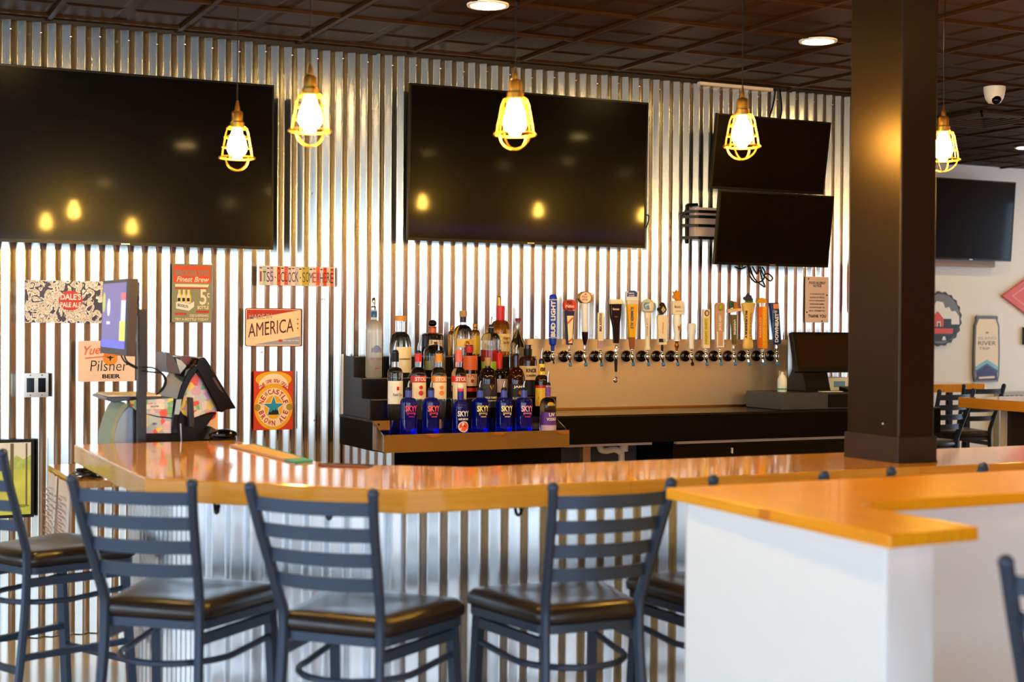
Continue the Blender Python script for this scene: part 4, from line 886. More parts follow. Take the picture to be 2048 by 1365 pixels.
def vtext(t, mat, s, hx, pyc, length, width, Y, up=True, name='lettering', yoff=0.0, off=0.03):
    """lettering running along the handle"""
    P = at(hx, pyc, Y); k = ppm(P); bm = NB(); sh = yoff*0.45; mp = lambda a, b, c: Vector((P.x+a-sh, Y-c, P.z+b))
    text(bm, s, 0, 0, length/k, width/k, mp, yoff+0.001, off=off, rot=90 if up else -90); ob(name, bm, mat, t, smooth=False)
def htext(t, mat, s, hx, pyc, w, h, Y, yoff=0.0, off=0.02, rot=0):
    P = at(hx, pyc, Y); k = ppm(P); bm = NB(); sh = yoff*0.45; mp = lambda a, b, c: Vector((P.x+a-sh, Y-c, P.z+b))
    text(bm, s, 0, 0, w/k, h/k, mp, yoff+0.001, off=off, rot=rot); ob('lettering', bm, mat, t, smooth=False)
def slabh(t, mat, pts, d0, d1, name='tap_handle', bevel=0.0): H(t, mat, lambda b: prism(b, pts, d0, d1, T_), name, ang=40, bevel=bevel)
MBUD = M('royal_blue', (15,55,190), 0.25)
# 0
h = hxp(0); H(TT[0], MBUD, lambda b: plathe(b, h, YT, [(3.5,702),(4,692),(7,689),(8,680),(8,597),(7.2,592),(5,589.5),(0.01,589)])); vtext(TT[0], MWINK, 'BUD LIGHT', h+0.5, 638, 72, 10.5, YT, yoff=0.0205, off=0.045)
H(TT[0], MWINK, lambda b: (plathe(b, h, YT, [(8.2,676.5),(8.2,675.5)]), plathe(b, h, YT, [(8.2,600.5),(8.2,599.5)])), 'ring_line')
# 1
h = hxp(1); neckrod(TT[1], h, 690); slabh(TT[1], MNAVY, [(h-5,690),(h+5,690),(h+9,622),(h-9,622)], -0.012, 0.010, bevel=0.002)
slabh(TT[1], MCREAM, [(h-3.5,687),(h+3.5,687),(h+6.5,632),(h-6.5,632)], -0.0135, -0.012, 'white_panel'); slabh(TT[1], M('stripe_red', (225,85,45), 0.4), [(h-6,645),(h+5,634),(h+5.5,638),(h-5.6,649)], -0.0145, -0.0135, 'stripe'); slabh(TT[1], M('stripe_red'), [(h-4,682),(h+4.2,676),(h+4,680),(h-3.5,686)], -0.0145, -0.0135, 'stripe')
H(TT[1], M('crest_red', (215,70,45), 0.35), lambda b: prism(b, [(h+12.5*math.cos(R(a)), 611-12*math.sin(R(a))) for a in range(0,360,18)], -0.014, 0.008, T_), 'crest'); htext(TT[1], MNAVY, 'PBR', h+1, 606, 13, 7, YT, 0.0145); htext(TT[1], MWINK, 'Pabst', h+1, 613, 19, 5, YT, 0.0150); htext(TT[1], MNAVY, 'RIB', h+1, 619, 13, 5, YT, 0.0145)
# 2
h = hxp(2); H(TT[2], M('bottle_white', (240,238,232), 0.2), lambda b: plathe(b, h, YT, [(5,672),(6.5,660),(7,640),(7,607)]), 'tap_handle'); H(TT[2], M('dark_chrome'), lambda b: plathe(b, h, YT, [(3,690),(6,674),(6.6,664)]), 'handle_base'); neckrod(TT[2], h, 690)
H(TT[2], M('brass_rim', (190,160,110), 0.2, 0.9), lambda b: prism(b, [(h+13*math.cos(R(a)), 595.5-12.5*math.sin(R(a))) for a in range(0,360,15)], -0.014, 0.012, T_), 'badge'); H(TT[2], MCREAM, lambda b: prism(b, [(h-1+10.5*math.cos(R(a)), 595.5-10.5*math.sin(R(a))) for a in range(0,360,15)], -0.0155, -0.014, T_), 'badge_face'); htext(TT[2], MRED, 'STELLA', h-1, 594, 13, 4, YT, 0.016); htext(TT[2], MRED, 'ARTOIS', h-1, 600, 13, 3.5, YT, 0.016); slabh(TT[2], MRED, [(h-4,590),(h-1,587),(h+2,590)], -0.0165, -0.0155, 'badge_print')
# 3
h = hxp(3); slabh(TT[3], M('mauve_stem', (190,150,160), 0.3), [(h-5,698),(h+5,698),(h+5,678),(h-5,678)], -0.004, 0.004, 'stem'); slabh(TT[3], MCREAM, [(h-4,682),(h+4,682),(h+5.5,679),(h+5.5,627),(h+4,625),(h-4,625),(h-5.5,627),(h-5.5,679)], -0.006, 0.004, bevel=0.001); vtext(TT[3], MINK, 'MIA XXPSO//', h, 645, 36, 6, YT, True, yoff=0.0065)
# 4
h = hxp(4); slabh(TT[4], M('stout_black', (18,14,14), 0.15), [(h-4.5,687),(h+4.5,687),(h+5,660),(h+8,637),(h+10,608),(h-12,608),(h-11,632),(h-6,655)], -0.012, 0.010, bevel=0.003); slabh(TT[4], MCREAM, [(h-12,608.5),(h+10.2,608.5),(h+11,599),(h-12.5,599)], -0.013, 0.011, 'cream_top', bevel=0.002); htext(TT[4], MCREAM, 'Guinness', h-0.5, 618.5, 15, 4.5, YT, 0.0125); htext(TT[4], MGOLD, '1759', h, 634, 7, 2.5, YT, 0.0125)
# 5
h = hxp(5); neckrod(TT[5], h, 697); slabh(TT[5], M('beer_yellow', (240,180,30), 0.25), [(h-6,675),(h+4,675),(h+10,609),(h-11,609)], -0.012, 0.010); slabh(TT[5], M('copper_base', (150,80,35), 0.3), [(h-3,699),(h+3,699),(h+4,675),(h-6,675)], -0.012, 0.010, 'handle_base'); slabh(TT[5], MCREAM, [(h+4,675),(h+7,675),(h+12,583),(h+10,583),(h+10,609)], -0.011, 0.010, 'side_panel'); slabh(TT[5], M('pale_glass', (225,215,200), 0.2), [(h-11,609),(h+10,609),(h+11,600),(h-12,600)], -0.012, 0.010, 'glass_top')
slabh(TT[5], MWINK, [(h-13,601),(h+10,601),(h+10,583),(h-12,583)], -0.014, 0.010, 'crest'); slabh(TT[5], M('crest_blue', (35,65,150), 0.35), [(h-12,594),(h+7,594),(h+8,586),(h+3,582),(h-3,581.5),(h-9,583),(h-12,587)], -0.0155, -0.014, 'crest_field'); htext(TT[5], MWINK, 'SAMUEL', h-2, 587, 14, 3.5, YT, 0.016); htext(TT[5], MWINK, 'ADAMS', h-2, 592, 14, 3.2, YT, 0.016); vtext(TT[5], M('summer_ink', (70,80,120), 0.4), 'SUMMER ALE', h-0.5, 636, 44, 7, YT, False, yoff=0.0125)
# 6
h = hxp(6); mi_ = M('ivory', (240,225,195), 0.35); H(TT[6], mi_, lambda b: plathe(b, h, YT, [(6,700),(6.5,697),(4.8,690),(5,660),(7,630),(7,626),(12,622),(13,612),(12.5,605),(8,601),(3,598),(0.01,597)])); slabh(TT[6], M('moon_blue', (110,160,205), 0.35), [(h-5+7*math.cos(R(a)), 612-8*math.sin(R(a))) for a in range(0,360,24)], -0.034, -0.024, 'moon_badge'); slabh(TT[6], M('moon_blue'), [(h+9+3*math.cos(R(a)), 613-7*math.sin(R(a))) for a in range(0,360,24)], -0.026, -0.016, 'moon_badge'); slabh(TT[6], MCREAM, [(h-11,611),(h+1,607),(h+1,609),(h-11,613)], -0.036, -0.034, 'badge_print'); vtext(TT[6], M('grey_ink',(150,140,150)), 'BLUE MOON', h-1, 655, 36, 3, YT, False, yoff=0.0135)
# 7
h = hxp(7); neckrod(TT[7], h, 690, mat=MBLK); slabh(TT[7], MCREAM, [(h-8,690),(h+8,690),(h+10,634),(h+8,631),(h-9,631),(h-10,634)], -0.012, 0.010, bevel=0.002); slabh(TT[7], MINK, [(h-8.6,685),(h+8.4,685),(h+8.4,678),(h-8.6,678)], -0.0135, -0.012, 'dark_band'); H(TT[7], MWINK, lambda b: prism(b, [(h+4+4.5*math.cos(R(a)), 681-4.5*math.sin(R(a))) for a in range(0,360,20)], -0.0145, -0.0135, T_), 'logo_disc'); htext(TT[7], MINK, 'C', h+4, 681, 4, 5, YT, 0.0145); vtext(TT[7], M('honey_ink', (200,150,80), 0.4), 'Allagash', h+1, 656, 24, 4, YT, False, yoff=0.0125)
slabh(TT[7], M('bronze_dark', (50,44,38), 0.3, 0.6), [(h,630),(h-9,620),(h-8,616),(h-3,613),(h-4,608),(h-1,605),(h+3,607),(h+4,611),(h+8,620)], -0.010, 0.008, 'diamond_ornament'); slabh(TT[7], M('bronze_light', (190,170,140), 0.3), [(h,626),(h-4,620),(h,613),(h+5,620)], -0.012, -0.010, 'ornament_inlay')
# 8
h = hxp(8); H(TT[8], MBRASS, lambda b: plathe(b, h, YT, [(2.5,702),(3,697),(5,692),(3,686),(5.5,682)]), 'handle_ferrule'); H(TT[8], MWINK, lambda b: plathe(b, h, YT, [(6.5,683),(7,680),(5,670),(7.5,655),(8.5,645),(8,635),(6.5,630)])); slabh(TT[8], MCREAM, [(h-9,630),(h+10,630),(h+11,628),(h+11,604),(h+9,602),(h-9,602),(h-10,604),(h-10,628)], -0.016, 0.014, 'head_block', bevel=0.003); htext(TT[8], M('grey_ink'), 'Modelo', h+1, 614, 15, 6, YT, 0.0165); slabh(TT[8], M('grey_ink'), [(h-5,622),(h+7,622),(h+7,623),(h-5,623)], -0.017, -0.016, 'block_print')
slabh(TT[8], MGOLD, [(h-2,602),(h-4,597),(h-7,598),(h-8,592),(h-5,590),(h-8,583),(h-4,586),(h-1,580),(h+2,584),(h+5,583),(h+6,590),(h+3,592),(h+6,596),(h+5,602)], -0.008, 0.006, 'lion_ornament', bevel=0.001); slabh(TT[8], MGOLD, [(h+1+2.5*math.cos(R(a)), 652-9*math.sin(R(a))) for a in range(0,360,24)], -0.0215, -0.019, 'gold_badge')
# 9
h = hxp(9); H(TT[9], MWINK, lambda b: plathe(b, h, YT, [(5,698),(5.5,695),(5,685),(6.5,672),(8.8,660),(8.8,652),(6.5,647.5),(0.01,646.5)]))
# 10
h = hxp(10); neckrod(TT[10], h, 697); slabh(TT[10], MCREAM, [(h-6.5,697),(h+6.5,697),(h+6.5,619),(h-6.5,619)], -0.010, 0.008, bevel=0.0015); slabh(TT[10], M('straw', (225,205,90), 0.4), [(h-5,690),(h+4,690),(h+4,636),(h-5,636)], -0.0112, -0.010, 'yellow_panel'); slabh(TT[10], M('coffee', (90,60,40), 0.4), [(h+4.5*math.cos(R(a)), 627-6*math.sin(R(a))) for a in range(0,360,24)], -0.012, -0.010, 'oval_badge'); slabh(TT[10], M('label_tan'), [(h+2.5*math.cos(R(a)), 627-4*math.sin(R(a))) for a in range(0,360,24)], -0.013, -0.012, 'oval_inner'); vtext(TT[10], M('khaki_ink', (150,150,80), 0.4), 'NIGHT SHIFT', h-0.5, 663, 50, 6, YT, True, yoff=0.0115)
# 11
h = hxp(11); neckrod(TT[11], h, 697); slabh(TT[11], M('tan_acrylic', (205,165,135), 0.15), [(h-9,696),(h+7,696),(h+9,610),(h+6,606),(h-7,606),(h-10,610)], -0.006, 0.006); H(TT[11], M('hop_green', (165,170,40), 0.5, bump=0.6, bscale=300), lambda b: (ball(b, at(h,615,YT)+Vector((0,-0.012,0)), 0.017, seg=12, sc=(1,0.6,1.15)),), 'hop_ornament'); vtext(TT[11], MWINK, 'JACKS ABBY', h+0.5, 646, 32, 8, YT, True, yoff=0.0065, off=0.04)
for a in ([(h-7,695),(h+7,695),(h+7,692.5),(h-7,692.5)], [(h-7,692.5),(h-5,692.5),(h-5,664),(h-7,664)], [(h+5,692.5),(h+7,692.5),(h+7,664),(h+5,664)]): slabh(TT[11], MWINK, a, -0.0075, -0.006, 'white_frame')
# 12
h = hxp(12); neckrod(TT[12], h, 689, hw=2.5); slabh(TT[12], M('moss', (105,95,35), 0.4), [(h-3,689),(h+3,689),(h+5,660),(h+5,630),(h-6,630),(h-5,655)], -0.010, 0.008, bevel=0.002); slabh(TT[12], M('amber_wood', (190,110,35), 0.4), [(h,624),(h+8,622),(h+7,612),(h+3,604),(h-2,603)], -0.009, 0.007, 'bottle_ornament'); slabh(TT[12], M('label_tan'), [(h-14,626),(h+14,622),(h+14,617),(h-14,619)], -0.013, 0.006, 'banner'); H(TT[12], M('hop_dark', (45,90,40), 0.5, bump=0.6, bscale=300), lambda b: (ball(b, at(h-7,609,YT)+Vector((0,-0.008,0)), 0.016, seg=12, sc=(1,0.7,1.35)),), 'hop_ornament'); vtext(TT[12], MWINK, 'LAGUNITAS', h+1, 655, 30, 5, YT, False, yoff=0.0105, off=0.04)
# 13
h = hxp(13); H(TT[13], M('straw_wood', (232,190,95), 0.4), lambda b: plathe(b, h, YT, [(10,698),(12,696),(11.5,688),(8.5,670),(8.5,650),(11,630),(14,618),(15,612),(16,608),(14,606)], sy=0.6)); H(TT[13], M('berry_blue', (45,52,70), 0.45), lambda b: [ball(b, at(h+dx,py,YT)+Vector((0,dy,0)), 0.010, seg=10) for dx,py,dy in ((-5,600,-0.01),(0,599,-0.014),(5,600,-0.01),(-3,594,-0.004),(3,594,-0.006),(0,590,0),(-6,597,0.004),(6,597,0.004))], 'berries'); H(TT[13], MGREEN, lambda b: prism(b, [(h-9,605),(h-4,601),(h,604),(h+4,601),(h+7,605),(h,606)], -0.022, -0.010, T_), 'leaf')
vtext(TT[13], MINK, 'BLUEBERRY', h-5, 650, 56, 5, YT, False, yoff=0.0195, off=0.04); vtext(TT[13], M('walnut_ink', (90,60,40), 0.4), 'WACHUSETT', h+4, 652, 58, 4.5, YT, False, yoff=0.0195, off=0.0)
# 14
h = hxp(14); neckrod(TT[14], h, 699, mat=MWHITE, hw=3); slabh(TT[14], M('orange_side', (235,120,35), 0.35), [(h-8,697),(h-2,697),(h-2,614),(h-9,614)], -0.010, 0.010, bevel=0.001); slabh(TT[14], M('orange_face', (245,165,35), 0.35), [(h-2,698),(h+8,698),(h+6,614),(h-2,614)], -0.012, 0.010, bevel=0.001); vtext(TT[14], MYELL, 'HARD CRAFT', h+2.5, 655, 74, 6, YT, False, yoff=0.0125); vtext(TT[14], M('label_tan'), 'CITIZEN', h-5, 655, 40, 5, YT, False, yoff=0.0105)
slabh(TT[14], M('fruit_orange', (240,165,30), 0.35), [(h-12,606)]+[(h-2+9.5*math.cos(R(a)), 606-10*math.sin(R(a))) for a in range(180,-1,-15)]+[(h+8,606)], -0.008, 0.008, 'fruit_slice'); slabh(TT[14], MWHITE, [(h-2,614),(h+2,614),(h+2,605),(h-2,605)], -0.004, 0.004, 'stalk')
# 15
h = hxp(15); neckrod(TT[15], h, 688, hw=3); slabh(TT[15], M('can_navy', (25,55,120), 0.3), [(h-4,690),(h+7,687),(h+2,606),(h-14,606)], -0.014, 0.014, bevel=0.003); slabh(TT[15], M('can_orange', (240,150,90), 0.35), [(h-9,618),(h+1.5,618),(h+1.5,608),(h-10,608)], -0.0155, -0.014, 'orange_patch'); vtext(TT[15], MWINK, 'DOWNEAST', h-1, 656, 58, 9, YT, True, yoff=0.0155, off=0.05); htext(TT[15], MWINK, 'Cider', h-4, 623, 10, 6, YT, 0.0155); vtext(TT[15], M('moon_blue'), 'UNFILTERED CRAFT', h-8.5, 650, 56, 3, YT, True, yoff=0.0155)
# little spoon hanging below the stout tap
t = thing('bar_spoon', 'shiny spoon hanging upside down below the stout tap', 'spoon', (4.0,7.08,1.19)); P = at(1231,760,YT); bm = NB(); x = at(1222,713,7.11).x
tube(bm, [(x+0.010,YT-0.002,1.30),(P.x,YT,P.z+0.012)], 0.002, 6); ball(bm, (P.x,YT,P.z), 0.016, seg=14, sc=(0.9,0.35,1.1)); ob('spoon', bm, MCHROME, t)
# outlet beside the splash
t = thing('outlet_cover', 'small pale outlet cover at the end of the tap backsplash', 'outlet', (5.21,7.12,1.15)); bm = NB(); box(bm, 5.185, 5.236, 7.117, 7.124, 1.15, 1.235); ob('plate', bm, M('outlet_cream', (215,195,180), 0.4), t, smooth=False)

# ------------------------------------------------------------------ till corner
zk = KZ+0.001
t = thing('cash_drawer', 'low black cash drawer on the back counter under the till screen', 'cash drawer', (5.2,6.85,zk)); bm = NB(); box(bm, 4.90, 5.55, 6.70, 7.05, zk, zk+0.095); ob('drawer_body', bm, M('till_grey', (62,64,74), 0.45), t, smooth=False, bevel=0.004)
bm = NB(); box(bm, 5.215, 5.54, 6.694, 6.70, zk+0.01, zk+0.085); ob('drawer_front', bm, MBLK, t, smooth=False)
zd = zk+0.096
t = thing('till_screen', 'black touch screen till standing on the cash drawer beside the column', 'till', (5.3,6.85,zd)); M4 = Matrix.Translation((0,6.80,1.24)) @ Matrix.Rotation(R(-14), 4, 'X') @ Matrix.Translation((0,-6.80,-1.24)); mp = lambda a,b,c: M4 @ Vector((a,b,c))
bm = NB(); box(bm, 5.075, 5.50, 6.80, 6.835, 1.24, 1.475, mp=mp); ob('housing', bm, MBLK, t, smooth=False, bevel=0.006)
bm = NB(); box(bm, 5.10, 5.475, 6.7975, 6.80, 1.265, 1.455, mp=mp); ob('screen', bm, M('till_glass', (45,28,12), 0.15), t, smooth=False)
bm = NB(); prism(bm, [(6.78,zd),(7.0,zd),(6.99,zd+0.02),(6.90,zd+0.14),(6.86,1.36),(6.83,1.36),(6.82,zd+0.12),(6.79,zd+0.025)], 5.12, 5.30, YZ); ob('stand', bm, MBLK, t, smooth=False, bevel=0.004)
t = thing('white_bottle', 'small white squeeze bottle on the cash drawer corner beside the till', 'bottle', (5.03,6.88,zd)); bm = NB(); lathe(bm, [(0.024,zd),(0.027,zd+0.005),(0.027,zd+0.07),(0.018,zd+0.09),(0.009,zd+0.10),(0.008,zd+0.112),(1e-6,zd+0.114)], (4.985,6.82,0), 18); ob('bottle_body', bm, MWHITE, t)
bm = NB(); lathe(bm, [(0.0275,zd+0.012),(0.0275,zd+0.022)], (4.985,6.82,0), 18); ob('label', bm, MTEAL, t)
t = thing('receipt_paper', 'white paper slip lying on the cash drawer by the till stand', 'paper', (5.35,6.75,zd)); bm = NB(); prism(bm, [(5.20,6.73),(5.33,6.71),(5.34,6.78),(5.21,6.80)], zd, zd+0.003, XY); ob('sheet', bm, MWHITE, t, smooth=False)
t = thing('condiment_box', 'white box of small packets behind the till stand', 'box', (5.42,6.93,zd)); bm = NB(); box(bm, 5.33, 5.50, 6.86, 6.98, zd, zd+0.075); ob('carton', bm, MWHITE, t, smooth=False, bevel=0.003); bm = NB(); box(bm, 5.38, 5.46, 6.857, 6.86, zd+0.02, zd+0.055); ob('label', bm, M('moon_blue'), t, smooth=False)
t = thing('yellow_packet', 'small yellow packet leaning by the white box at the till', 'packet', (5.53,6.90,zd)); bm = NB(); box(bm, 5.512, 5.545, 6.87, 6.90, zd, zd+0.06); ob('packet', bm, MYELL, t, smooth=False)
t = thing('card_reader', 'dark card reader resting on the cash drawer before the till', 'card reader', (5.42,6.76,zd)); bm = NB(); prism(bm, [(6.71,zd),(6.80,zd),(6.80,zd+0.028),(6.71,zd+0.012)], 5.37, 5.44, YZ); ob('reader_body', bm, MBLK, t, smooth=False, bevel=0.003)

# ------------------------------------------------------------------ lottery terminal behind the bar end
t0 = thing('lottery_shelf', 'low wooden topped shelf under the lottery terminal with papers hanging off it', 'shelf', (1.2,6.0,0.86)); bm = NB(); box(bm, 0.90, 1.72, 5.63, 6.32, 0.872, 0.90); ob('shelf_board', bm, W90, t0, smooth=False, bevel=0.003)
bm = NB(); box(bm, 1.36, 1.48, 5.66, 6.28, 0.0, 0.871); ob('support_panel', bm, M('shelf_panel', (220,222,225), 0.5), t0, smooth=False)
for (y0, y1, z0, sk, lb) in ((6.02, 6.27, 0.60, 0.02, 'creased pale price sheet hanging from the shelf edge, nearest the corrugated wall'), (5.70, 6.00, 0.57, -0.02, 'second pale price sheet hanging from the shelf edge, closer to the bar')):
    t = thing('price_sheet', lb, 'paper', (0.895,(y0+y1)/2,z0), group='papers hanging from the lottery shelf'); bm = NB(); n = 8; vs = []
    for i in range(n+1):
        y = y0+(y1-y0)*i/n; bx = 0.004*math.sin(i*1.3); vs.append([bm.verts.new((0.894-bx-0.012*(1-z_), y+sk*(1-z_), z0+(0.88-z0)*z_)) for z_ in (0,0.33,0.66,1)])
    for a, b in zip(vs, vs[1:]):
        for j in range(3): face(bm, [a[j], b[j], b[j+1], a[j+1]])
    o = ob('sheet', bm, MPAPER, t, ang=80); md = o.modifiers.new('thick', 'SOLIDIFY'); md.thickness = 0.0008
    bm = NB()
    for k in range(9):
        z = z0+0.04+k*(0.80-z0)/9
        flat(bm, [(y0+0.03,z),(y1-0.05-0.02*(k % 3),z),(y1-0.05-0.02*(k % 3),z+0.006),(y0+0.03,z+0.006)], 0.868, YZ)
    ob('print_lines', bm, M('faint_red', (180,120,110), 0.6), t, smooth=False)
MART = cells('ball_art', [(205,170,210),(190,205,230),(230,95,80),(240,215,110),(120,190,140),(225,215,235),(235,200,225),(170,185,220)], 38)
t = thing('lottery_terminal', 'black lottery terminal with colourful ball artwork on its side, behind the bar end', 'lottery terminal', (1.3,6.0,0.901)); YL = 5.96
def C2(x, y): return (190+x/6.2034, 680+y/6.2034)
TL_ = TP(YL)
def LP(name, mat, pts, d0, d1, bevel=0.0, **k):
    bm = NB(); prism(bm, [C2(*p) for p in pts], d0, d1, TL_); ob(name, bm, mat, t, ang=40, bevel=bevel)
zs = 0.901
P0 = at(*C2(430,1100), YL); P1 = at(*C2(1400,1100), YL)
LP('main_body', MBLK, [(400,830),(450,840),(880,700),(1000,900),(1100,960),(1420,880),(1370,930),(1260,1090),(1440,1130),(1440,1200),(1440,1380),(410,1380)], -0.13, 0.16, 0.004)
LP('side_art_panel', MART, [(350,735),(880,705),(860,940),(700,925),(560,895),(420,850),(370,800)], -0.136, -0.13)
LP('side_art_panel', MART, [(445,870),(560,905),(700,940),(855,955),(848,1130),(500,1132),(465,980)], -0.136, -0.13)
LP('paper_cover', M('pale_blue_plastic_and_sheen', (170,190,215), 0.3), [(350,815),(410,830),(412,1385),(160,1385),(165,1180),(205,1020),(270,890)], -0.11, 0.14, 0.003)
LP('edge_strip', M('sage_strip', (160,170,140), 0.5), [(300,760),(345,800),(270,890),(205,1020),(165,1180),(160,1385),(105,1385),(120,1180),(175,990),(240,840)], -0.112, 0.142)
LP('top_tray', M('tray_dark', (45,40,50), 0.25), [(80,690),(740,685),(720,705),(200,745),(165,760),(60,720)], -0.14, 0.18, 0.002)
LP('tray_paper', MPAPER, [(100,668),(740,662),(740,684),(90,688)], -0.12, 0.15)
arch = [(1150,290),(1050,370),(960,560),(900,760),(850,1000),(850,1140),(930,1140),(935,1000),(960,820),(1010,640),(1090,470),(1150,385),(1190,300)]
LP('arch_frame', MGLOSS, arch, -0.15, 0.17, 0.003)
LP('arch_sheen', M('pale_blue_plastic_and_sheen'), [(905,720),(970,715),(950,860),(935,900),(880,900)], -0.152, -0.15)  # sheen on the gloss arch, painted as a thin pale patch
LP('side_art_panel', MART, [(1150,385),(1240,500),(1340,680),(1420,860),(1260,900),(1100,960),(1010,1020),(945,1050),(935,900),(960,790),(1000,640),(1060,510)], -0.12, 0.12)
LP('operator_screen', MGLOSS, [(1170,225),(1255,205),(1300,270),(1640,830),(1500,845),(1480,880),(1420,870),(1130,310)], -0.15, 0.17, 0.006)
LP('screen_hinge', M('hinge_brown', (70,35,35), 0.4), [(1340,460),(1370,450),(1480,640),(1430,600)], -0.152, -0.15)
LP('printer_flap', M('flap_grey', (75,68,76), 0.3), [(830,160),(850,150),(900,190),(960,300),(1000,420),(850,400),(825,300)], -0.09, 0.10, 0.002)
LP('printer_flap', M('pale_blue_plastic_and_sheen'), [(945,220),(1010,250),(1075,320),(1000,410),(965,310)], -0.085, 0.095)
LP('printer_dome', M('smoky_dome', (120,60,45), 0.15, trans=0.4), [(985,210),(1040,195),(1120,200),(1150,225),(1120,290),(1080,310),(1020,255)], -0.07, 0.08)
bm = NB(); q = [at(*C2(a, b), YL-0.08) for a, b in ((865,170),(835,135),(838,105),(852,110),(870,150))]; tube(bm, smoothpts(q, 4), 0.0018, 6); ob('wire_loop', bm, MSTEEL, t)
LP('card_stick', M('stick_black', (35,28,34), 0.35), [(1022,685),(1085,690),(1100,1050),(1030,1050)], -0.19, -0.16, 0.003)
bm = NB(); tube(bm, [at(*C2(1062,1040), YL-0.172), at(*C2(1072,1300), YL-0.172)], 0.003, 6); ob('stick_rod', bm, MSTEEL, t)
LP('keyboard_wedge', M('wedge_grey', (62,62,70), 0.4), [(1330,1050),(1430,1110),(1440,1200),(1250,1200)], -0.155, 0.13)
bm = NB(); text(bm, 'THE LOTTERY', 0, 0, 0.034, 0.006, lambda a,b,c: at(*C2(650,805), YL)+Vector((a,-0.139,b)), 0, off=0.03); text(bm, '351', 0, 0, 0.016, 0.008, lambda a,b,c: at(*C2(650,1015), YL)+Vector((a,-0.139,b)), 0, off=0.05); ob('lettering', bm, M('ink_purple', (90,60,130), 0.5), t, smooth=False)
LP('name_patch', MWINK, [(535,780),(770,775),(770,835),(535,840)], -0.1375, -0.136)
# customer monitor on its pole
t = thing('customer_monitor', 'slim monitor on a black pole turned sideways above the lottery terminal', 'monitor', (1.1,5.75,0.901))
ms0, ms1 = at(206,562,1).x/1, 0
Ya, Yb = 5.93, 5.53
A0 = at(206,562,Ya); A1 = at(200,706,Ya); B0 = at(258,557,Yb); B1 = at(253,713,Yb)
nrm = (B0-A0).cross(A1-A0).normalized()
if nrm.x > 0: nrm = -nrm
def MPm(u, v, c): 
    top = A0.lerp(B0, u); bot = A1.lerp(B1, u); return bot.lerp(top, v)+nrm*c
bm = NB(); prism(bm, [(0,0),(1,0),(1,1),(0,1)], 0, -0.035, MPm); ob('monitor_case', bm, M('monitor_case', (62,52,54), 0.4), t, smooth=False, bevel=0.002)
MSCR = M('screen_violet', (120,110,190), 0.3, emit=(112,98,150), es=0.25)
bm = NB(); flat(bm, [(0.04,0.085),(0.93,0.085),(0.93,0.955),(0.04,0.955)], 0.001, MPm); ob('screen', bm, MSCR, t, smooth=False)
for nm, c_, pts in (('screen_graphic', (90,90,215), [(0.04,0.09),(0.93,0.09),(0.93,0.19),(0.04,0.19)]), ('screen_graphic', (215,210,90), [(0.72,0.19),(0.93,0.19),(0.93,0.45),(0.72,0.45)]), ('screen_graphic', (200,200,235), [(0.76,0.45),(0.93,0.45),(0.93,0.72),(0.76,0.72)]), ('screen_graphic', (205,90,100), [(0.76,0.72),(0.93,0.72),(0.93,0.82),(0.76,0.82)]), ('screen_graphic', (215,215,245), [(0.29+0.06*math.cos(R(a)), 0.63+0.12*math.sin(R(a))) for a in range(0,360,20)]), ('screen_graphic', (175,180,90), [(0.1+0.06*math.cos(R(a)), 0.7+0.14*math.sin(R(a))) for a in range(0,360,20)]), ('screen_graphic', (200,200,240), [(0.22,0.40),(0.36,0.40),(0.36,0.44),(0.22,0.44)])):
    bm = NB(); flat(bm, pts, 0.0018, MPm); ob(nm, bm, M('screen_%d_%d_%d' % c_, c_, 0.3, emit=c_, es=0.5), t, smooth=False)
PX = at(283,780,5.74)
bm = NB(); box(bm, PX.x-0.017, PX.x+0.016, 5.72, 5.76, 0.901, at(288,619,5.74).z); ob('pole', bm, M('pole_black', (28,22,24), 0.35), t, smooth=False, bevel=0.003)
bm = NB(); P = MPm(0.55,0.5,-0.036); box(bm, P.x, PX.x-0.018, 5.70, 5.76, 1.52, 1.55); ob('monitor_arm', bm, MBLK, t, smooth=False)
bm = NB(); Yc = 5.70
q = [at(a, b, Yc) for a, b in ((240,706),(248,722),(262,732),(275,738))]; tube(bm, smoothpts(q, 5), 0.003, 6)
q = [at(a, b, Yc) for a, b in ((247,706),(253,722),(266,731),(275,735))]; tube(bm, smoothpts(q, 5), 0.003, 6)
q = [at(a, b, Yc) for a, b in ((284,735),(305,736),(320,744),(331,755),(332,768),(324,782),(312,790))]; tube(bm, smoothpts(q, 5), 0.003, 6)
q = [at(a, b, Yc) for a, b in ((284,742),(305,745),(322,747),(329,758),(329,770),(318,785))]; tube(bm, smoothpts(q, 5), 0.003, 6)
ob('monitor_cable', bm, MBLK, t)
t = thing('handheld_scanner', 'black rounded device lying at the operator side of the lottery terminal', 'scanner', (1.5,5.8,1.0)); P = at(446,868,5.70); bm = NB(); ball(bm, (P.x,5.70,P.z-0.002), 0.058, seg=18, sc=(1,0.8,0.36)); ob('device_shell', bm, MGLOSS, t); bm = NB(); box(bm, P.x-0.045, P.x+0.045, 5.67, 5.73, 0.901, P.z-0.012); ob('device_stand', bm, MBLK, t, smooth=False)
t = thing('red_disc_sign', 'small round red emblem on pink card behind the lottery terminal', 'sign', (1.55,6.2,0.9)); P = at(420,828,6.25); bm = NB(); prism(bm, [(P.x-0.03,0.901),(P.x+0.035,0.901),(P.x+0.035,P.z+0.035),(P.x-0.03,P.z+0.035)], 6.25, 6.256, XZ); ob('card', bm, M('pink_card', (240,205,190), 0.6), t, smooth=False)
bm = NB(); prism(bm, [(P.x+0.027*math.cos(R(a)), P.z+0.003+0.03*math.sin(R(a))) for a in range(0,360,15)], 6.246, 6.25, XZ); ob('disc', bm, MRED, t, smooth=False)
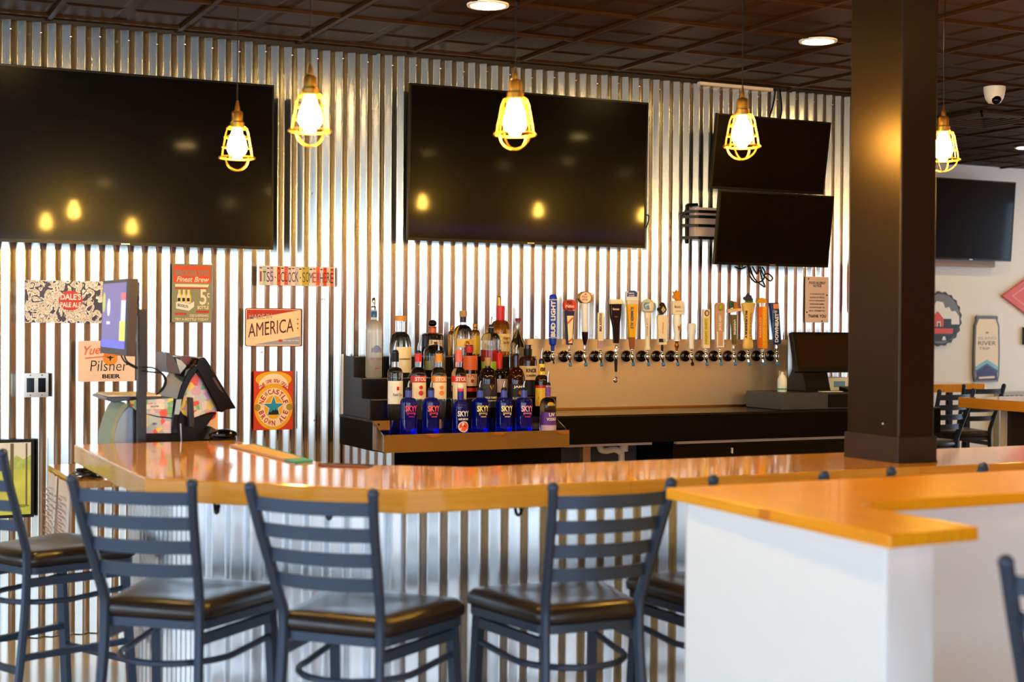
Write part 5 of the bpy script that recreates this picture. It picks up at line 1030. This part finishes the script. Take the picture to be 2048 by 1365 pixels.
t = thing('cable_pile', 'small heap of black cables on the low shelf beside the bar end', 'cable', (0.97,5.8,0.901)); bm = NB(); rnd = random.Random(5)
for k in range(5):
    q = [Vector((0.93+rnd.uniform(0,0.10), 5.66+rnd.uniform(0,0.24), 0.906+rnd.uniform(0,0.022))) for _ in range(6)]; tube(bm, smoothpts(q, 4), 0.004, 6)
ob('cables', bm, MBLK, t)
# things lying on the bar
t = thing('bar_mat', 'long tan and teal bar mat along the inner edge of the bar top', 'bar mat', (1.5,5.0,BZ+0.001)); bm = NB(); prism(bm, [(1.40,5.30),(1.49,5.32),(1.495,4.72),(1.425,4.70)], BZ+0.001, BZ+0.007, XY); ob('mat', bm, M('mat_tan', (215,175,130), 0.5), t, smooth=False)
bm = NB(); prism(bm, [(1.4255,4.699),(1.496,4.719),(1.50,4.62),(1.43,4.60)], BZ+0.001, BZ+0.0075, XY); prism(bm, [(1.491,5.32),(1.498,5.32),(1.503,4.72),(1.4965,4.72)], BZ+0.001, BZ+0.0075, XY); ob('teal_edge', bm, MTEAL, t, smooth=False)
for (pts, z, lb) in (([(1.63,4.80),(1.74,4.72),(1.77,4.60),(1.66,4.62)], 1.0, 'black menu card with orange edging lying open past the bar mat'),):
    t = thing('menu_card', lb, 'menu', (1.56,4.55,BZ+0.001)); bm = NB(); q = [(1.545,4.60),(1.655,4.46),(1.72,4.42),(1.60,4.40),(1.50,4.52)]
    prism(bm, [(1.50,4.56),(1.58,4.50),(1.645,4.44),(1.60,4.38),(1.47,4.48)], BZ+0.001, BZ+0.004, XY); ob('cover', bm, MINK, t, smooth=False)
    bm = NB(); prism(bm, [(1.475,4.478),(1.60,4.3795),(1.605,4.385),(1.48,4.484)], BZ+0.004, BZ+0.0048, XY); ob('orange_edge', bm, MORANGE, t, smooth=False)
# ------------------------------------------------------------------ the far room
YFW = 9.855
t = thing('bottle_cap_sign', 'round crimped bottle cap sign with a red barn on the far wall', 'sign', (8.85,9.84,1.35)); cx, cz = at(1880,638,YFW-0.02).x, at(1880,638,YFW-0.02).z; rr = 0.232
bm = NB(); n = 42; prism(bm, [(cx+(rr*(1+0.035*(1 if i % 2 else -1)))*math.cos(2*PI*i/n), cz+(rr*(1+0.035*(1 if i % 2 else -1)))*math.sin(2*PI*i/n)) for i in range(n)], YFW-0.03, YFW, XZ); ob('crimped_rim', bm, M('cap_dark', (36,35,28), 0.35), t, smooth=False)
def capface(name, mat, pts, d): bm = NB(); flat(bm, [(cx+a*rr, cz+b*rr) for a, b in pts], YFW-0.031-d*0.0008, XZ); ob(name, bm, mat, t, smooth=False)
capface('sky_print', M('cap_grey', (120,118,122), 0.4), ell(0,0,0.93,0.93), 0); capface('cloud_print', MWINK, [(-0.6,-0.2),(0.9,-0.2),(0.88,0.1),(0.7,0.3),(0.5,0.28),(0.4,0.45),(0.2,0.4),(0.1,0.62),(-0.2,0.66),(-0.5,0.4),(-0.75,0.2)], 1); capface('hill_print', M('cap_black', (35,34,34), 0.4), [(-0.9,-0.22),(0.9,-0.22),(0.75,-0.55),(0.4,-0.84),(-0.4,-0.84),(-0.75,-0.55)], 2)
capface('barn_print', M('barn_red', (225,70,55), 0.4), [(-0.35,-0.3),(0.12,-0.3),(0.12,0.0),(-0.08,0.22),(-0.2,0.28),(-0.35,0.1)], 3); capface('shed_print', M('cap_black'), [(0.12,-0.3),(0.5,-0.3),(0.5,0.0),(0.12,0.0)], 3); capface('door_print', MWINK, [(-0.2,-0.3),(-0.02,-0.3),(-0.02,-0.1),(-0.2,-0.1)], 4); capface('door_print', M('cap_black'), [(-0.15,-0.3),(-0.06,-0.3),(-0.06,-0.15),(-0.15,-0.15)], 5); capface('field_print', M('barn_red'), [(-0.5,-0.56),(0.55,-0.56),(0.6,-0.36),(-0.5,-0.36)], 4); capface('lettering_patch', MWINK, [(0.05,-0.8),(0.25,-0.8),(0.2,-0.66),(0.1,-0.66)], 4)
# can shaped sign
x0, x1 = at(1946,700,YFW-0.01).x, at(1998,700,YFW-0.01).x; z1, z0 = at(1972,632,YFW-0.01).z, at(1972,764,YFW-0.01).z; w = x1-x0; hh = z1-z0
canp = [(x0+a*w, z0+b*hh) for a, b in ((0.06,0),(0.94,0),(0.99,0.1),(1,0.45),(0.97,0.86),(0.90,0.93),(0.92,0.98),(0.88,1),(0.12,1),(0.08,0.98),(0.10,0.93),(0.03,0.86),(0,0.45),(0.01,0.1))]
s = Sign('can_shaped_sign', 'tall white can shaped metal sign with navy chevrons on the far wall', 'sign', x0, x1, z0, z1, YFW-0.02, M('sign_rim', (95,98,96), 0.4), pts=canp, th=0.018)
s.poly('white_face', MCREAM, [(0.5+(a-0.5)*0.88, 0.01+b*0.95) for a, b in ((0.06,0),(0.94,0),(0.99,0.1),(1,0.45),(0.97,0.88),(0.86,0.99),(0.14,0.99),(0.03,0.88),(0,0.45),(0.01,0.1))], 1)
s.poly('chevron', M('sky_chevron', (130,190,205), 0.4), [(0.07,0.16),(0.5,0.27),(0.93,0.16),(0.93,0.23),(0.5,0.34),(0.07,0.23)], 2); s.poly('chevron', M('steel_blue', (55,90,140), 0.4), [(0.09,0.12),(0.91,0.12),(0.93,0.17),(0.5,0.28),(0.07,0.17)], 3); s.poly('chevron', M('deep_navy', (45,25,100), 0.4), [(0.10,0.015),(0.90,0.015),(0.91,0.145),(0.5,0.25),(0.09,0.145)], 4)
s.poly('white_patch', MCREAM, [(0.2,0.045),(0.8,0.055),(0.8,0.085),(0.2,0.075)], 5); s.text(M('pale_ink', (190,185,175), 0.5), 'ISLAND', 0.5, 0.66, 0.7, 0.045); s.text(MINK, 'RIVER', 0.5, 0.585, 0.68, 0.06, off=0.0); s.text(M('grey_ink'), 'TRIP', 0.4, 0.505, 0.42, 0.04); s.poly('fish_print', M('ochre', (150,110,60), 0.4), ell(0.5,0.745,0.07,0.012,12), 2); s.done()
P = at(2005,592,YFW-0.02); hx_, hz_ = 0.36, 0.20
t = thing('diamond_sign', 'red diamond shaped sign on the far wall above the tables', 'sign', (P.x+hx_,9.83,P.z)); c = (P.x+hx_, P.z)
bm = NB(); prism(bm, [(c[0]-hx_,c[1]),(c[0],c[1]-hz_),(c[0]+hx_,c[1]),(c[0],c[1]+hz_)], YFW-0.02, YFW, XZ); ob('panel', bm, M('coral_red', (225,75,65), 0.4), t, smooth=False)
bm = NB(); k1, k2 = 0.70, 0.64
for a, b in (((-1,0),(0,-1)),((0,-1),(1,0)),((1,0),(0,1)),((0,1),(-1,0))): flat(bm, [(c[0]+a[0]*hx_*k1, c[1]+a[1]*hz_*k1), (c[0]+b[0]*hx_*k1, c[1]+b[1]*hz_*k1), (c[0]+b[0]*hx_*k2, c[1]+b[1]*hz_*k2), (c[0]+a[0]*hx_*k2, c[1]+a[1]*hz_*k2)], YFW-0.021, XZ)
ob('inner_line', bm, M('pale_coral', (245,150,135), 0.4), t, smooth=False)
t = thing('dark_wall_sign', 'dark framed sign at the frame edge below the red diamond', 'sign', (9.9,9.83,1.35)); P = at(2045,655,YFW); bm = NB(); box(bm, P.x, P.x+0.3, YFW-0.02, YFW, at(2045,690,YFW).z, P.z); ob('panel', bm, MINK, t, smooth=False)
TWD = wood('table_wood', R(90), (240,162,48), (248,174,60), (200,120,30), 0.2)
t = thing('high_table', 'long wooden topped high table with a dark panelled base beyond the column', 'table', (7.6,6.8,0)); bm = NB(); box(bm, 6.69, 8.4, 5.6, 7.26, 0.985, 1.05); ob('tabletop', bm, TWD, t, smooth=False, bevel=0.004)
bm = NB(); box(bm, 6.93, 8.2, 5.7, 7.1, 0.0, 0.984); ob('base_panel', bm, M('base_brown', (52,42,38), 0.5), t, smooth=False); bm = NB(); box(bm, 6.90, 6.929, 7.07, 7.10, 0.0, 0.984); ob('corner_trim', bm, MFAR, t, smooth=False)
t = thing('far_wall_table', 'narrow wooden high table near the far wall beneath the television', 'table', (8,9.1,0)); bm = NB(); box(bm, 7.2, 8.53, 8.95, 9.35, 0.985, 1.05); ob('tabletop', bm, TWD, t, smooth=False, bevel=0.004)
for x, y in ((7.3,9.05),(8.43,9.05),(7.3,9.25),(8.43,9.25)): ob('leg', box(NB(), x-0.02, x+0.02, y-0.02, y+0.02, 0, 0.984), MBLK, t, smooth=False)
t = thing('radiator_grille', 'pale ribbed heater cover low along the far wall', 'heater', (9.9,9.8,0.7)); bm = NB(); box(bm, 9.5, 11.5, 9.79, 9.853, 0.0, 0.93); 
ob('cover', bm, M('heater_grey', (175,178,172), 0.5), t, smooth=False)
bm = NB(); x = 9.52
while x < 11.4: box(bm, x, x+0.03, 9.784, 9.79, 0.80, 0.90); x += 0.055
ob('vent_slots', bm, M('slot_dark', (70,72,70), 0.5), t, smooth=False)
